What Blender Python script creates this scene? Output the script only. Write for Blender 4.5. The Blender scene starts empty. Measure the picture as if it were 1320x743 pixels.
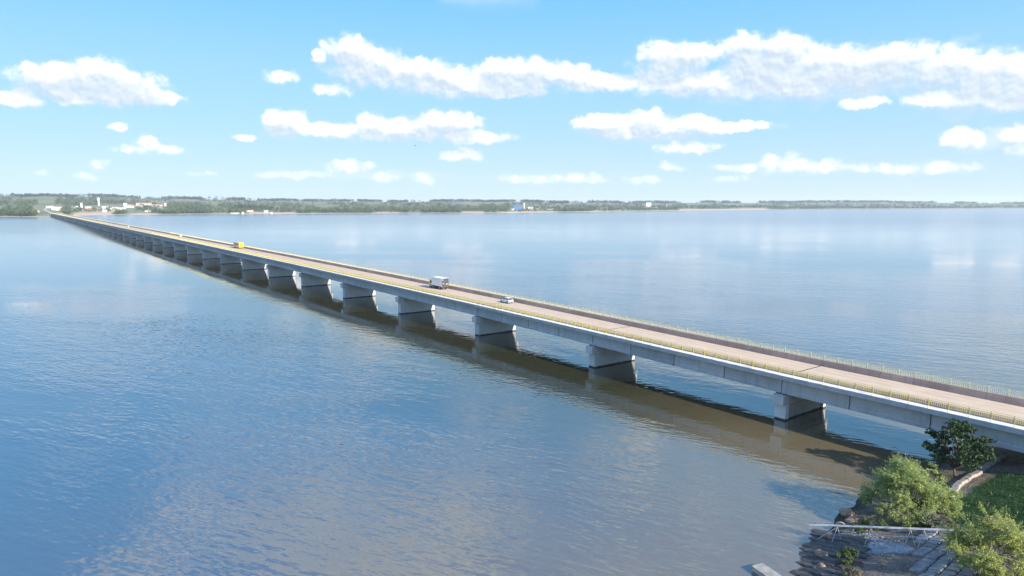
import bpy, math, random
from mathutils import Vector, noise as mnoise

# ------------------------------------------------------------------ camera, sky, sun, exposure
scene = bpy.context.scene
R = math.radians
SUN_AZ, SUN_EL = 133.4, 25.5          # degrees clockwise from +Y, above the horizon
CAM_H = 34.0

cam_d = bpy.data.cameras.new('camera')
cam = bpy.data.objects.new('camera', cam_d)
scene.collection.objects.link(cam)
cam.location = (0, 0, CAM_H)
cam.rotation_euler = (R(90 - 7.093), 0, 0)
cam_d.sensor_width = 36.0
cam_d.lens = 24.0
cam_d.clip_start = 0.5
cam_d.clip_end = 60000
scene.camera = cam

scene.render.engine = 'CYCLES'
scene.cycles.use_denoising = True
scene.cycles.max_bounces = 8
scene.cycles.diffuse_bounces = 3
scene.cycles.glossy_bounces = 3
scene.cycles.transmission_bounces = 4
scene.cycles.transparent_max_bounces = 8
scene.cycles.volume_bounces = 1
scene.cycles.caustics_reflective = False
scene.cycles.caustics_refractive = False
scene.cycles.sample_clamp_indirect = 6.0
scene.view_settings.view_transform = 'Standard'
scene.view_settings.look = 'None'
scene.view_settings.gamma = 1.0
scene.view_settings.exposure = 1.0
scene.view_settings.use_curve_mapping = False

SKY_STRENGTH = 0.10
sdir = Vector((math.sin(R(SUN_AZ)) * math.cos(R(SUN_EL)), math.cos(R(SUN_AZ)) * math.cos(R(SUN_EL)), math.sin(R(SUN_EL))))
sun_d = bpy.data.lights.new('sun', 'SUN')
sun_d.energy = 4.6
sun_d.angle = R(0.53)
sun_d.color = (1.0, 0.93, 0.82)
sun = bpy.data.objects.new('sun', sun_d)
sun.rotation_euler = (-sdir).to_track_quat('-Z', 'Y').to_euler()
sun.location = (60, -60, 90)
scene.collection.objects.link(sun)


class NT:
    """tiny node-tree helper"""
    def __init__(s, tree):
        s.t = tree
    def n(s, typ, ins=None, **kw):
        nd = s.t.nodes.new(typ)
        for k, v in kw.items():
            setattr(nd, k, v)
        for k, v in (ins or {}).items():
            sock = nd.inputs[k]
            if isinstance(v, bpy.types.NodeSocket):
                s.t.links.new(v, sock)
            else:
                sock.default_value = v
        return nd
    def math(s, op, a, b=0.0, c=0.0, clamp=False):
        nd = s.n('ShaderNodeMath', {0: a, 1: b, 2: c}, operation=op)
        nd.use_clamp = clamp
        return nd.outputs[0]
    def vm(s, op, a, b=(0, 0, 0), c=(0, 0, 0)):
        nd = s.n('ShaderNodeVectorMath', {0: a, 1: b, 2: c}, operation=op)
        return nd.outputs['Value'] if op in ('DOT_PRODUCT', 'LENGTH', 'DISTANCE') else nd.outputs[0]
    def mr(s, v, a, b, c=0.0, d=1.0, smooth=True):
        nd = s.n('ShaderNodeMapRange', {'Value': v, 'From Min': a, 'From Max': b, 'To Min': c, 'To Max': d})
        nd.interpolation_type = 'SMOOTHSTEP' if smooth else 'LINEAR'
        return nd.outputs[0]
    def mix(s, f, a, b, typ='MIX'):
        nd = s.n('ShaderNodeMix', data_type='RGBA', blend_type=typ)
        for i, v in ((0, f), (6, a), (7, b)):
            if isinstance(v, bpy.types.NodeSocket):
                s.t.links.new(v, nd.inputs[i])
            else:
                nd.inputs[i].default_value = v if i == 0 else (*v, 1.0)[:4]
        return nd.outputs[2]
    def noise(s, vec, scale, detail=3.0, rough=0.5, dim='3D'):
        return s.n('ShaderNodeTexNoise', {'Vector': vec, 'Scale': scale, 'Detail': detail, 'Roughness': rough}, noise_dimensions=dim)


# cumulus clouds as groups of lobes in sky directions: azimuth, elevation, half width, half height (degrees)
BIG = [(-33.0, 8.5, 2.3, 0.81), (-30.5, 8.8, 1.9, 1.13), (-28.4, 8.3, 2.0, 1.06), (-27.2, 7.7, 1.8, 0.65), (-31.3, 7.3, 3.4, 0.52), (-35.3, 6.9, 1.6, 0.55),
       (-13.0, 11.4, 2.1, 1.47), (-11.2, 10.7, 2.4, 1.38), (-15.3, 11.3, 0.5, 0.51), (-7.8, 10.3, 2.8, 1.05), (-5.7, 9.9, 2.2, 1.06), (-3.5, 9.3, 2.8, 0.83),
       (-0.6, 10.3, 2.4, 1.18), (2.0, 10.3, 1.9, 1.18), (4.1, 10.1, 2.5, 0.94), (6.3, 9.6, 2.4, 0.77), (-0.6, 8.9, 3.2, 0.48),
       (12.7, 11.2, 2.7, 1.36), (14.9, 11.5, 1.2, 0.90), (18.2, 11.5, 2.0, 1.21), (20.6, 11.5, 2.1, 1.09), (19.7, 10.3, 2.7, 1.38), (23.8, 10.0, 3.1, 1.35),
       (26.4, 9.7, 3.0, 1.33), (28.8, 10.1, 2.4, 1.04), (31.6, 9.3, 2.7, 1.11), (34.3, 8.6, 2.5, 1.29), (36.3, 7.9, 2.0, 1.22), (14.2, 9.3, 4.6, 0.87),
       (20.6, 8.6, 4.3, 0.79), (26.7, 7.3, 1.4, 0.44), (32.7, 7.2, 3.0, 0.62), (36.0, 6.7, 1.8, 0.69),
       (-18.0, 6.1, 1.5, 1.05), (-15.4, 5.7, 2.4, 0.54), (-11.3, 6.1, 1.5, 0.96), (-8.5, 5.9, 3.1, 0.85), (-5.6, 6.3, 2.9, 1.04), (-3.2, 5.4, 2.9, 0.56), (-4.2, 4.0, 1.7, 0.56),
       (7.6, 6.5, 2.4, 0.67), (11.0, 6.7, 1.5, 0.78), (9.8, 5.9, 3.7, 0.55), (14.6, 6.2, 1.7, 0.71), (17.6, 5.9, 3.1, 0.41), (14.1, 4.4, 2.3, 0.48),
       (32.9, 4.5, 1.2, 0.63), (36.0, 4.6, 1.0, 0.55), (36.1, 3.5, 0.9, 0.41),
       # the next bank of cumulus overhead, seen mirrored in the lake
       (-24.0, 21.0, 5.0, 1.8), (-17.0, 22.0, 5.0, 2.2), (-19.0, 25.5, 6.0, 2.4), (-10.0, 25.0, 5.0, 1.8), (-13.0, 29.0, 6.0, 2.4), (-3.0, 28.5, 5.0, 1.6), (-30.0, 27.0, 4.0, 1.5)]
SMALL = [(-27.4, 3.9, 1.9, 0.39), (-27.9, 4.4, 0.7, 0.50), (-30.6, 2.7, 0.8, 0.38), (-34.2, 2.1, 0.5, 0.26), (-31.6, 1.8, 0.7, 0.27), (-29.6, 5.4, 0.5, 0.27),
         (-18.2, 9.6, 1.1, 0.45), (-14.3, 8.8, 1.4, 0.41), (-13.2, 3.0, 1.6, 0.49), (-17.7, 2.2, 2.5, 0.30), (-10.2, 2.0, 1.3, 0.37), (-7.4, 2.0, 1.0, 0.44),
         (1.9, 2.0, 2.6, 0.38), (6.1, 2.1, 1.9, 0.44), (12.9, 2.9, 1.0, 0.37), (18.3, 2.7, 1.5, 0.30), (21.4, 3.1, 1.8, 0.59), (24.2, 2.8, 1.4, 0.46),
         (26.9, 2.6, 2.0, 0.34), (31.9, 2.5, 1.8, 0.38), (29.3, 2.4, 1.0, 0.28), (17.7, 1.9, 1.5, 0.30), (10.8, 1.9, 1.9, 0.31), (-24.2, 2.2, 1.0, 0.23), (-21.0, 5.0, 0.8, 0.23)]


# broad soft bodies that tie the lobes of each bank together
VEIL = [(24.5, 9.3, 13.0, 2.3), (33.0, 7.8, 6.0, 2.0), (-4.0, 9.7, 10.5, 1.5), (9.5, 9.6, 5.0, 0.9), (-30.6, 8.0, 5.6, 1.4), (-10.5, 5.7, 9.0, 0.95), (12.0, 5.8, 6.5, 1.25), (34.5, 4.2, 3.0, 0.9), (22.5, 2.7, 7.0, 0.6), (2.0, 2.0, 7.0, 0.5), (-12.0, 2.3, 8.0, 0.5), (31.0, 2.4, 4.0, 0.5)]


def build_world():
    w = bpy.data.worlds.new('World')
    scene.world = w
    w.use_nodes = True
    w.node_tree.nodes.clear()
    N = NT(w.node_tree)
    sky = N.n('ShaderNodeTexSky', sky_type='NISHITA', sun_disc=False)
    sky.sun_elevation = R(SUN_EL)
    sky.sun_rotation = R(SUN_AZ)
    sky.air_density = 1.0
    sky.dust_density = 0.1
    sky.ozone_density = 6.0

    # density groups: direction (az, el in degrees) -> lobe field
    def lobe_group(name, table):
        g = bpy.data.node_groups.new(name, 'ShaderNodeTree')
        g.interface.new_socket('P', in_out='INPUT', socket_type='NodeSocketVector')
        g.interface.new_socket('D', in_out='OUTPUT', socket_type='NodeSocketFloat')
        G = NT(g)
        gi = g.nodes.new('NodeGroupInput')
        go = g.nodes.new('NodeGroupOutput')
        best = None
        for (a, e, ra, re) in table:
            v = G.vm('MULTIPLY_ADD', gi.outputs[0], (1 / ra, 1 / re, 0), (-a / ra, -e / re, 0))
            d = G.vm('DOT_PRODUCT', v, v)
            best = d if best is None else G.n('ShaderNodeMath', {0: best, 1: d, 2: 0.35}, operation='SMOOTH_MIN').outputs[0]
        g.links.new(G.math('SUBTRACT', 1.0, best), go.inputs[0])
        return g
    g = lobe_group('cumulus_lobes', BIG)
    g_small = lobe_group('fair_weather_puffs', SMALL)
    g_veil = lobe_group('cloud_bodies', VEIL)

    tc = N.n('ShaderNodeTexCoord')
    sep = N.n('ShaderNodeSeparateXYZ', {0: tc.outputs['Generated']})
    az = N.math('MULTIPLY', N.math('ARCTAN2', sep.outputs[0], sep.outputs[1]), 180 / math.pi)
    el = N.math('MULTIPLY', N.math('ARCSINE', sep.outputs[2]), 180 / math.pi)
    P = N.n('ShaderNodeCombineXYZ', {0: az, 1: el, 2: 0.0}).outputs[0]
    # humid tropical air: the clear-sky model graded to a paler horizon and a cyan-blue dome
    grade = N.mix(N.mr(el, -2.0, 9.0), (3.65, 4.30, 4.70), (2.20, 3.80, 5.00))
    grade = N.mix(N.mr(el, 7.0, 18.0), grade, (1.10, 3.15, 5.40))
    grade = N.mix(N.mr(el, 14.0, 42.0), grade, (0.48, 1.85, 5.30))
    skyc = N.mix(0.10, grade, N.mix(1.0, sky.outputs[0], (0.75, 1.0, 1.25), 'MULTIPLY'))
    # billow the outline
    w1 = N.noise(P, 0.85, 6.0, 0.6)
    warp = N.vm('MULTIPLY', N.vm('SUBTRACT', w1.outputs['Color'], (0.5, 0.5, 0.5)), (1.5, 1.0, 0))
    Pw = N.vm('ADD', P, warp)
    def lobes(vec, grp=g):
        nd = w.node_tree.nodes.new('ShaderNodeGroup')
        nd.node_tree = grp
        w.node_tree.links.new(vec, nd.inputs[0])
        return nd.outputs[0]
    d0 = lobes(Pw)
    d1 = lobes(N.vm('ADD', Pw, (0.25, 0.95, 0)))
    # the same kind of cloud goes on above and around the view
    wide = N.n('ShaderNodeCombineXYZ', {0: N.math('MULTIPLY', az, 0.055), 1: N.math('MULTIPLY', el, 0.11), 2: 3.3}).outputs[0]
    gn = N.noise(wide, 1.9, 6.0, 0.56).outputs[0]
    gn2 = N.noise(N.vm('ADD', wide, (0.02, 0.07, 0)), 1.9, 6.0, 0.56).outputs[0]
    out = N.math('MAXIMUM', N.mr(el, 14.5, 19.0), N.mr(N.math('ABSOLUTE', az), 38.0, 44.0))
    out = N.math('MULTIPLY', out, N.mr(el, 0.5, 3.0))
    gd = N.math('MULTIPLY', N.math('SUBTRACT', gn, 0.53), 5.5)
    gd2 = N.math('MULTIPLY', N.math('SUBTRACT', gn2, 0.53), 5.5)
    ga = N.math('MULTIPLY', N.mr(gd, 0.0, 0.55), out)
    # alpha and shade
    def billow(vec):
        nz = N.noise(vec, 1.25, 5.0, 0.56)
        wv = N.vm('ADD', vec, N.vm('MULTIPLY', N.vm('SUBTRACT', nz.outputs['Color'], (0.5, 0.5, 0.5)), (0.5, 0.5, 0)))
        vo = N.n('ShaderNodeTexVoronoi', {'Vector': wv, 'Scale': 0.72, 'Detail': 0.0}, voronoi_dimensions='2D', feature='F1').outputs['Distance']
        b1 = N.math('MULTIPLY', N.math('SUBTRACT', 0.55, vo), 0.95)
        return N.math('MULTIPLY_ADD', N.math('SUBTRACT', nz.outputs[0], 0.5), 2.0, b1)
    fine = billow(P)
    fine2 = billow(N.vm('ADD', P, (0.14, 0.24, 0)))
    a0 = N.mr(N.math('ADD', N.math('MULTIPLY', d0, N.mr(el, 2.0, 7.0, 0.8, 1.0)), fine), -0.70, 1.05)
    a0 = N.math('MULTIPLY', a0, N.mr(el, 1.0, 6.0, 0.6, 1.0))
    # thin puffs low over the horizon, half dissolved
    ds = lobes(N.vm('MULTIPLY_ADD', warp, (0.7, 0.45, 0), P), g_small)
    sm = N.math('MULTIPLY_ADD', N.math('MAXIMUM', ds, -6.0), 0.34, N.math('MULTIPLY', fine, 0.65))
    sm = N.math('MULTIPLY', N.mr(sm, -0.34, 0.62), N.mr(el, 1.0, 4.5, 0.62, 0.92))
    a0 = N.math('MAXIMUM', a0, sm)
    dv = N.math('MAXIMUM', lobes(N.vm('MULTIPLY_ADD', warp, (1.0, 0.8, 0), P), g_veil), -1.0)
    wisp = N.noise(N.vm('MULTIPLY', P, (0.55, 1.0, 0)), 0.8, 5.0, 0.6).outputs[0]
    va = N.mr(N.math('MULTIPLY_ADD', N.math('SUBTRACT', wisp, 0.5), 2.6, dv), -0.05, 1.25)
    va = N.math('MULTIPLY', va, N.mr(el, 1.0, 6.0, 0.45, 0.8))
    alpha = N.math('MAXIMUM', N.math('SUBTRACT', N.math('ADD', a0, va), N.math('MULTIPLY', a0, va)), ga, clamp=True)
    # sun from behind and above: tops and bulges bright, bases in the cloud's own shade
    shade = N.math('MULTIPLY', N.mr(d1, -0.9, 0.75), N.mr(el, 2.0, 6.0, 0.5, 1.0))
    relief = N.math('MULTIPLY', N.math('SUBTRACT', fine, fine2), 0.36)
    litA = N.math('ADD', N.math('MULTIPLY_ADD', shade, -0.85, 0.95), relief)
    litA = N.math('MULTIPLY', litA, N.mr(a0, 0.0, 0.7, 0.35, 1.0))
    litB = N.math('SUBTRACT', gd, gd2)
    inb = N.math('GREATER_THAN', ga, a0)
    litB = N.mr(litB, -0.45, 0.95)
    lit = N.math('ADD', N.math('MULTIPLY', litA, N.math('SUBTRACT', 1.0, inb)), N.math('MULTIPLY', litB, inb), clamp=True)
    ccol = N.mix(lit, (3.35, 3.95, 4.60), (7.2, 7.2, 7.2))
    far = N.mr(el, 0.5, 6.0)
    ccol = N.mix(far, N.mix(0.45, ccol, skyc), ccol)
    col = N.mix(alpha, skyc, ccol)
    bg = N.n('ShaderNodeBackground', {'Color': col, 'Strength': SKY_STRENGTH})
    o = N.n('ShaderNodeOutputWorld')
    w.node_tree.links.new(bg.outputs[0], o.inputs[0])
    w.cycles.sampling_method = 'MANUAL'
    w.cycles.sample_map_resolution = 512


build_world()

# ------------------------------------------------------------------ helpers
rng = random.Random(7)
COL = scene.collection


class MB:
    """collects simple shapes, builds one mesh object"""
    def __init__(s):
        s.v, s.f, s.m = [], [], []
    def poly(s, pts, mat=0):
        b = len(s.v)
        s.v += [tuple(p) for p in pts]
        s.f.append(tuple(range(b, b + len(pts))))
        s.m.append(mat)
    def box(s, x0, x1, y0, y1, z0, z1, mat=0):
        b = len(s.v)
        s.v += [(x, y, z) for z in (z0, z1) for y in (y0, y1) for x in (x0, x1)]
        for q in ((0, 2, 3, 1), (4, 5, 7, 6), (0, 1, 5, 4), (2, 6, 7, 3), (0, 4, 6, 2), (1, 3, 7, 5)):
            s.f.append(tuple(b + i for i in q))
            s.m.append(mat)
        return s
    def hexa(s, bot, top, mat=0):
        """bottom and top quads, counter-clockwise seen from above"""
        b = len(s.v)
        s.v += [tuple(p) for p in bot] + [tuple(p) for p in top]
        for q in ((3, 2, 1, 0), (4, 5, 6, 7), (0, 1, 5, 4), (1, 2, 6, 5), (2, 3, 7, 6), (3, 0, 4, 7)):
            s.f.append(tuple(b + i for i in q))
            s.m.append(mat)
        return s
    def extrude_x(s, prof, x0, x1, mat=0):
        """closed profile of (y, z) extruded along x"""
        n = len(prof)
        b = len(s.v)
        s.v += [(x0, y, z) for y, z in prof] + [(x1, y, z) for y, z in prof]
        for i in range(n):
            j = (i + 1) % n
            s.f.append((b + i, b + j, b + n + j, b + n + i))
            s.m.append(mat)
        s.f.append(tuple(b + i for i in reversed(range(n))))
        s.f.append(tuple(b + n + i for i in range(n)))
        s.m += [mat, mat]
        return s
    def extrude_y(s, prof, y0, y1, mat=0, inset=0.0):
        """closed profile of (x, z) extruded along y"""
        n = len(prof)
        b = len(s.v)
        s.v += [(x, y0, z) for x, z in prof] + [(x, y1, z) for x, z in prof]
        for i in range(n):
            j = (i + 1) % n
            s.f.append((b + j, b + i, b + n + i, b + n + j))
            s.m.append(mat)
        s.f.append(tuple(b + i for i in range(n)))
        s.f.append(tuple(b + n + i for i in reversed(range(n))))
        s.m += [mat, mat]
        return s
    def tube(s, p0, p1, r0, r1=None, n=6, mat=0, caps=True):
        r1 = r0 if r1 is None else r1
        p0, p1 = Vector(p0), Vector(p1)
        d = (p1 - p0).normalized()
        a = d.cross(Vector((0, 0, 1)) if abs(d.z) < .9 else Vector((1, 0, 0))).normalized()
        c = d.cross(a)
        b = len(s.v)
        for p, r in ((p0, r0), (p1, r1)):
            for i in range(n):
                t = 2 * math.pi * i / n
                s.v.append(tuple(p + (a * math.cos(t) + c * math.sin(t)) * r))
        for i in range(n):
            j = (i + 1) % n
            s.f.append((b + i, b + j, b + n + j, b + n + i))
            s.m.append(mat)
        if caps:
            s.f.append(tuple(b + i for i in reversed(range(n))))
            s.f.append(tuple(b + n + i for i in range(n)))
            s.m += [mat, mat]
        return s
    def path(s, pts, radii, n=6, mat=0):
        for i in range(len(pts) - 1):
            s.tube(pts[i], pts[i + 1], radii[i], radii[i + 1], n, mat, caps=(i in (0, len(pts) - 2)))
        return s
    def mesh(s, name, mats):
        me = bpy.data.meshes.new(name)
        me.from_pydata(s.v, [], s.f)
        for m in (mats if isinstance(mats, (list, tuple)) else [mats]):
            me.materials.append(m)
        if any(s.m):
            me.polygons.foreach_set('material_index', s.m)
        me.update()
        return me
    def build(s, name, mats, parent=None, smooth=False, loc=None):
        me = s.mesh(name, mats)
        if smooth:
            me.polygons.foreach_set('use_smooth', [True] * len(me.polygons))
        return link(name, me, parent, loc)


def link(name, me, parent=None, loc=None, rz=0.0):
    o = bpy.data.objects.new(name, me)
    COL.objects.link(o)
    o.parent = parent
    if loc is not None:
        o.location = loc
    if rz:
        o.rotation_euler = (0, 0, rz)
    return o


def tag(o, label=None, cat=None, group=None, kind=None):
    for k, v in (('label', label), ('category', cat), ('group', group), ('kind', kind)):
        if v:
            o[k] = v
    return o


def empty(name, loc, rz=0.0, label=None, cat=None, group=None):
    o = link(name, None, None, loc, rz)
    o.empty_display_size = 0.5
    return tag(o, label, cat, group)


def copy_tree(o, parent=None):
    c = o.copy()
    COL.objects.link(c)
    c.parent = parent
    for ch in o.children:
        copy_tree(ch, c)
    return c


# ------------------------------------------------------------------ materials
def new_mat(name):
    m = bpy.data.materials.new(name)
    m.use_nodes = True
    m.node_tree.nodes.clear()
    N = NT(m.node_tree)
    return m, N


def finish(m, N, shader):
    o = N.n('ShaderNodeOutputMaterial')
    m.node_tree.links.new(shader, o.inputs['Surface'])
    return m


def surf(name, c0, c1, scale=1.0, rough=0.85, stretch=(1, 1, 1), bump=0.0, bscale=None, detail=5.0, spec=0.3, c2=None, s2=None, coords='Object', metal=0.0):
    """two-tone noise surface, optional third stain colour"""
    m, N = new_mat(name)
    tc = N.n('ShaderNodeTexCoord').outputs[coords] if coords != 'Position' else N.n('ShaderNodeNewGeometry').outputs['Position']
    v = N.vm('MULTIPLY', tc, stretch)
    n1 = N.noise(v, scale, detail, 0.6).outputs[0]
    col = N.mix(N.mr(n1, 0.32, 0.68), c0, c1)
    if c2:
        n2 = N.noise(N.vm('ADD', v, (7.7, 3.1, 1.9)), s2 or scale * 0.3, 5.0, 0.65).outputs[0]
        col = N.mix(N.mr(n2, 0.52, 0.72), col, c2)
    ins = {'Base Color': col, 'Roughness': rough, 'Specular IOR Level': spec, 'Metallic': metal}
    if bump:
        nb = N.noise(tc, bscale or scale * 4, 5.0, 0.6).outputs[0]
        ins['Normal'] = N.n('ShaderNodeBump', {'Height': nb, 'Distance': bump, 'Strength': 1.0}).outputs[0]
    b = N.n('ShaderNodeBsdfPrincipled', ins)
    return finish(m, N, b.outputs[0])


def leafmat(name, cols, trans=0.35):
    m, N = new_mat(name)
    geo = N.n('ShaderNodeNewGeometry')
    ramp = N.n('ShaderNodeValToRGB', {0: geo.outputs['Random Per Island']})
    cr = ramp.color_ramp
    while len(cr.elements) < len(cols):
        cr.elements.new(0.5)
    for i, c in enumerate(cols):
        cr.elements[i].position = i / max(1, len(cols) - 1)
        cr.elements[i].color = (*c, 1)
    nz = N.noise(geo.outputs['Position'], 0.9, 2.0, 0.5).outputs[0]
    col = N.mix(N.mr(nz, 0.35, 0.65), N.mix(1.0, ramp.outputs[0], (0.72, 0.8, 0.8), 'MULTIPLY'), ramp.outputs[0])
    d = N.n('ShaderNodeBsdfPrincipled', {'Base Color': col, 'Roughness': 0.55, 'Specular IOR Level': 0.35})
    t = N.n('ShaderNodeBsdfTranslucent', {'Color': col})
    mx = N.n('ShaderNodeMixShader', {0: trans, 1: d.outputs[0], 2: t.outputs[0]})
    return finish(m, N, mx.outputs[0])


def concrete(name, c0, c1, stain, streak=0.6, wet=None):
    """weathered concrete: blotches, vertical run-off streaks, optional dark tide band at the water"""
    m, N = new_mat(name)
    geo = N.n('ShaderNodeNewGeometry')
    tc = geo.outputs['Position']
    col = N.mix(N.mr(N.noise(tc, 0.45, 6.0, 0.62).outputs[0], 0.3, 0.7), c0, c1)
    v = N.vm('MULTIPLY', tc, (1.5, 1.5, 0.12))
    st = N.mr(N.noise(v, 1.0, 5.0, 0.65).outputs[0], 0.50, 0.75, 0.0, streak)
    col = N.mix(st, col, stain)
    rnd = N.n('ShaderNodeObjectInfo').outputs['Random']
    tone = N.mr(rnd, 0.0, 1.0, 0.86, 1.08, smooth=False)
    col = N.mix(1.0, col, N.n('ShaderNodeCombineColor', {0: tone, 1: tone, 2: tone}).outputs[0], 'MULTIPLY')
    drip = N.vm('MULTIPLY', tc, (2.6, 2.6, 0.05))
    dr = N.mr(N.noise(drip, 1.0, 3.0, 0.6).outputs[0], 0.60, 0.74, 0.0, 0.55)
    dr = N.math('MULTIPLY', dr, N.mr(N.noise(tc, 0.16, 3.0).outputs[0], 0.42, 0.6))
    col = N.mix(dr, col, (0.12, 0.105, 0.09))
    if wet:
        z = N.n('ShaderNodeSeparateXYZ', {0: tc}).outputs[2]
        zz = N.math('ADD', z, N.math('MULTIPLY', N.noise(tc, 1.3, 3.0).outputs[0], 0.35))
        col = N.mix(N.mr(zz, 0.30, 0.55, 1.0, 0.0), col, wet)
    nb = N.noise(tc, 7.0, 5.0, 0.6).outputs[0]
    bm = N.n('ShaderNodeBump', {'Height': nb, 'Distance': 0.02, 'Strength': 0.6}).outputs[0]
    b = N.n('ShaderNodeBsdfPrincipled', {'Base Color': col, 'Roughness': 0.88, 'Specular IOR Level': 0.25, 'Normal': bm})
    return finish(m, N, b.outputs[0])


M = {}
M['girder'] = concrete('girder_concrete', (0.42, 0.43, 0.43), (0.53, 0.53, 0.52), (0.28, 0.28, 0.27), 0.55)
M['core'] = surf('joint_filler', (0.05, 0.05, 0.05), (0.09, 0.09, 0.085), 2.0)
M['pier'] = concrete('pier_concrete', (0.60, 0.59, 0.57), (0.70, 0.69, 0.66), (0.46, 0.44, 0.41), 0.35, wet=(0.035, 0.035, 0.03))
M['pier_old'] = concrete('stained_pier_concrete', (0.42, 0.37, 0.33), (0.50, 0.46, 0.42), (0.20, 0.14, 0.10), 0.75, wet=(0.03, 0.03, 0.025))
M['walk'] = surf('walkway_concrete', (0.62, 0.60, 0.57), (0.72, 0.70, 0.66), 0.6, c2=(0.50, 0.47, 0.43), s2=0.25, coords='Position')
M['barrier'] = concrete('barrier_concrete', (0.42, 0.30, 0.245), (0.49, 0.36, 0.295), (0.28, 0.19, 0.15), 0.6)
def road_mat():
    m, N = new_mat('worn_road')
    pos = N.n('ShaderNodeNewGeometry').outputs['Position']
    obj = N.n('ShaderNodeTexCoord').outputs['Object']
    y = N.n('ShaderNodeSeparateXYZ', {0: obj}).outputs[1]
    col = N.mix(N.mr(N.noise(pos, 0.5, 5.0, 0.6).outputs[0], 0.3, 0.7), (0.53, 0.405, 0.285), (0.59, 0.455, 0.325))
    # wheel tracks of the two lanes
    lane = N.math('ABSOLUTE', N.math('SUBTRACT', N.math('ABSOLUTE', N.math('ADD', y, 6.3)), 2.5))
    tr_ = N.mr(N.math('ABSOLUTE', N.math('SUBTRACT', lane, 0.85)), 0.1, 0.55, 0.55, 0.0)
    wob = N.noise(N.vm('MULTIPLY', pos, (0.12, 0.12, 0)), 1.0, 4.0, 0.6).outputs[0]
    col = N.mix(N.math('MULTIPLY', tr_, N.mr(wob, 0.3, 0.6)), col, (0.41, 0.32, 0.25))
    col = N.mix(N.mr(N.noise(N.vm('MULTIPLY', obj, (0.25, 1.2, 1)), 1.0, 5.0, 0.65).outputs[0], 0.58, 0.75, 0.0, 0.6), col, (0.35, 0.275, 0.22))
    b = N.n('ShaderNodeBsdfPrincipled', {'Base Color': col, 'Roughness': 0.9, 'Specular IOR Level': 0.25})
    return finish(m, N, b.outputs[0])


M['road'] = road_mat()
M['yellow'] = surf('yellow_paint', (0.88, 0.68, 0.16), (0.92, 0.76, 0.26), 2.0, 0.5, c2=(0.80, 0.68, 0.34), s2=0.8)
M['cream_rail'] = surf('faded_cream_paint', (0.85, 0.72, 0.36), (0.90, 0.78, 0.44), 2.0, 0.5, c2=(0.78, 0.66, 0.36), s2=0.8)
M['bearing'] = surf('rubber_bearing', (0.03, 0.03, 0.03), (0.05, 0.05, 0.05), 3.0)
M['white_paint'] = surf('white_paint', (0.74, 0.74, 0.73), (0.82, 0.82, 0.81), 1.2, 0.35, spec=0.5)
M['grey_door'] = surf('grey_panel', (0.05, 0.053, 0.053), (0.07, 0.073, 0.073), 1.5, 0.45)
M['black'] = surf('black_rubber', (0.015, 0.015, 0.015), (0.03, 0.03, 0.03), 4.0, 0.8)
M['glass'] = surf('dark_glass', (0.02, 0.028, 0.035), (0.03, 0.04, 0.05), 1.0, 0.06, spec=0.6)
M['silver'] = surf('silver_paint', (0.66, 0.68, 0.72), (0.70, 0.72, 0.76), 1.0, 0.25, spec=0.6)
M['bus_yellow'] = surf('bus_yellow', (0.80, 0.52, 0.02), (0.85, 0.57, 0.03), 1.0, 0.3, spec=0.5)
M['bus_cream'] = surf('bus_cream', (0.60, 0.50, 0.33), (0.66, 0.56, 0.38), 1.0, 0.35)
M['red'] = surf('red_lamp', (0.45, 0.02, 0.02), (0.55, 0.03, 0.03), 2.0, 0.3)
M['chassis'] = surf('chassis', (0.02, 0.02, 0.022), (0.04, 0.04, 0.04), 2.0, 0.7)
M['sticker'] = surf('pale_sticker', (0.40, 0.40, 0.41), (0.5, 0.5, 0.5), 3.0, 0.5)
M['rim'] = surf('steel_rim', (0.35, 0.35, 0.36), (0.45, 0.45, 0.46), 2.0, 0.35, metal=0.6)
M['bark'] = surf('bark', (0.10, 0.075, 0.05), (0.17, 0.135, 0.10), 2.5, 0.95, (1, 1, .3), bump=0.03, coords='Position')
M['bark_grey'] = surf('grey_bark', (0.22, 0.20, 0.17), (0.33, 0.30, 0.26), 2.5, 0.95, (1, 1, .3), bump=0.03, coords='Position')
M['leaf_bush'] = leafmat('bush_leaves', [(0.26, 0.31, 0.08), (0.38, 0.44, 0.13), (0.47, 0.52, 0.18), (0.54, 0.57, 0.25), (0.32, 0.38, 0.10)])
M['leaf_dark'] = leafmat('dark_leaves', [(0.016, 0.042, 0.013), (0.025, 0.06, 0.018), (0.035, 0.08, 0.022), (0.08, 0.13, 0.03)], 0.2)
M['leaf_lime'] = leafmat('lime_leaves', [(0.25, 0.31, 0.06), (0.40, 0.46, 0.10), (0.52, 0.55, 0.13), (0.56, 0.53, 0.19), (0.38, 0.30, 0.17)])
M['leaf_weed'] = leafmat('weed_leaves', [(0.05, 0.10, 0.025), (0.10, 0.17, 0.04), (0.18, 0.22, 0.07), (0.25, 0.22, 0.11)])
M['leaf_dry'] = leafmat('dry_leaves', [(0.17, 0.16, 0.08), (0.26, 0.23, 0.13), (0.20, 0.22, 0.09), (0.30, 0.25, 0.17)])
M['grass'] = leafmat('grass_blades', [(0.015, 0.055, 0.013), (0.022, 0.075, 0.018), (0.035, 0.095, 0.025), (0.06, 0.11, 0.03)], 0.2)
M['leaf_far'] = leafmat('far_leaves', [(0.06, 0.095, 0.025), (0.09, 0.13, 0.035), (0.13, 0.165, 0.05), (0.17, 0.175, 0.065)], 0.2)
M['leaf_far_dark'] = leafmat('far_dark_leaves', [(0.02, 0.038, 0.02), (0.03, 0.05, 0.024), (0.04, 0.06, 0.03)], 0.15)
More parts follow.
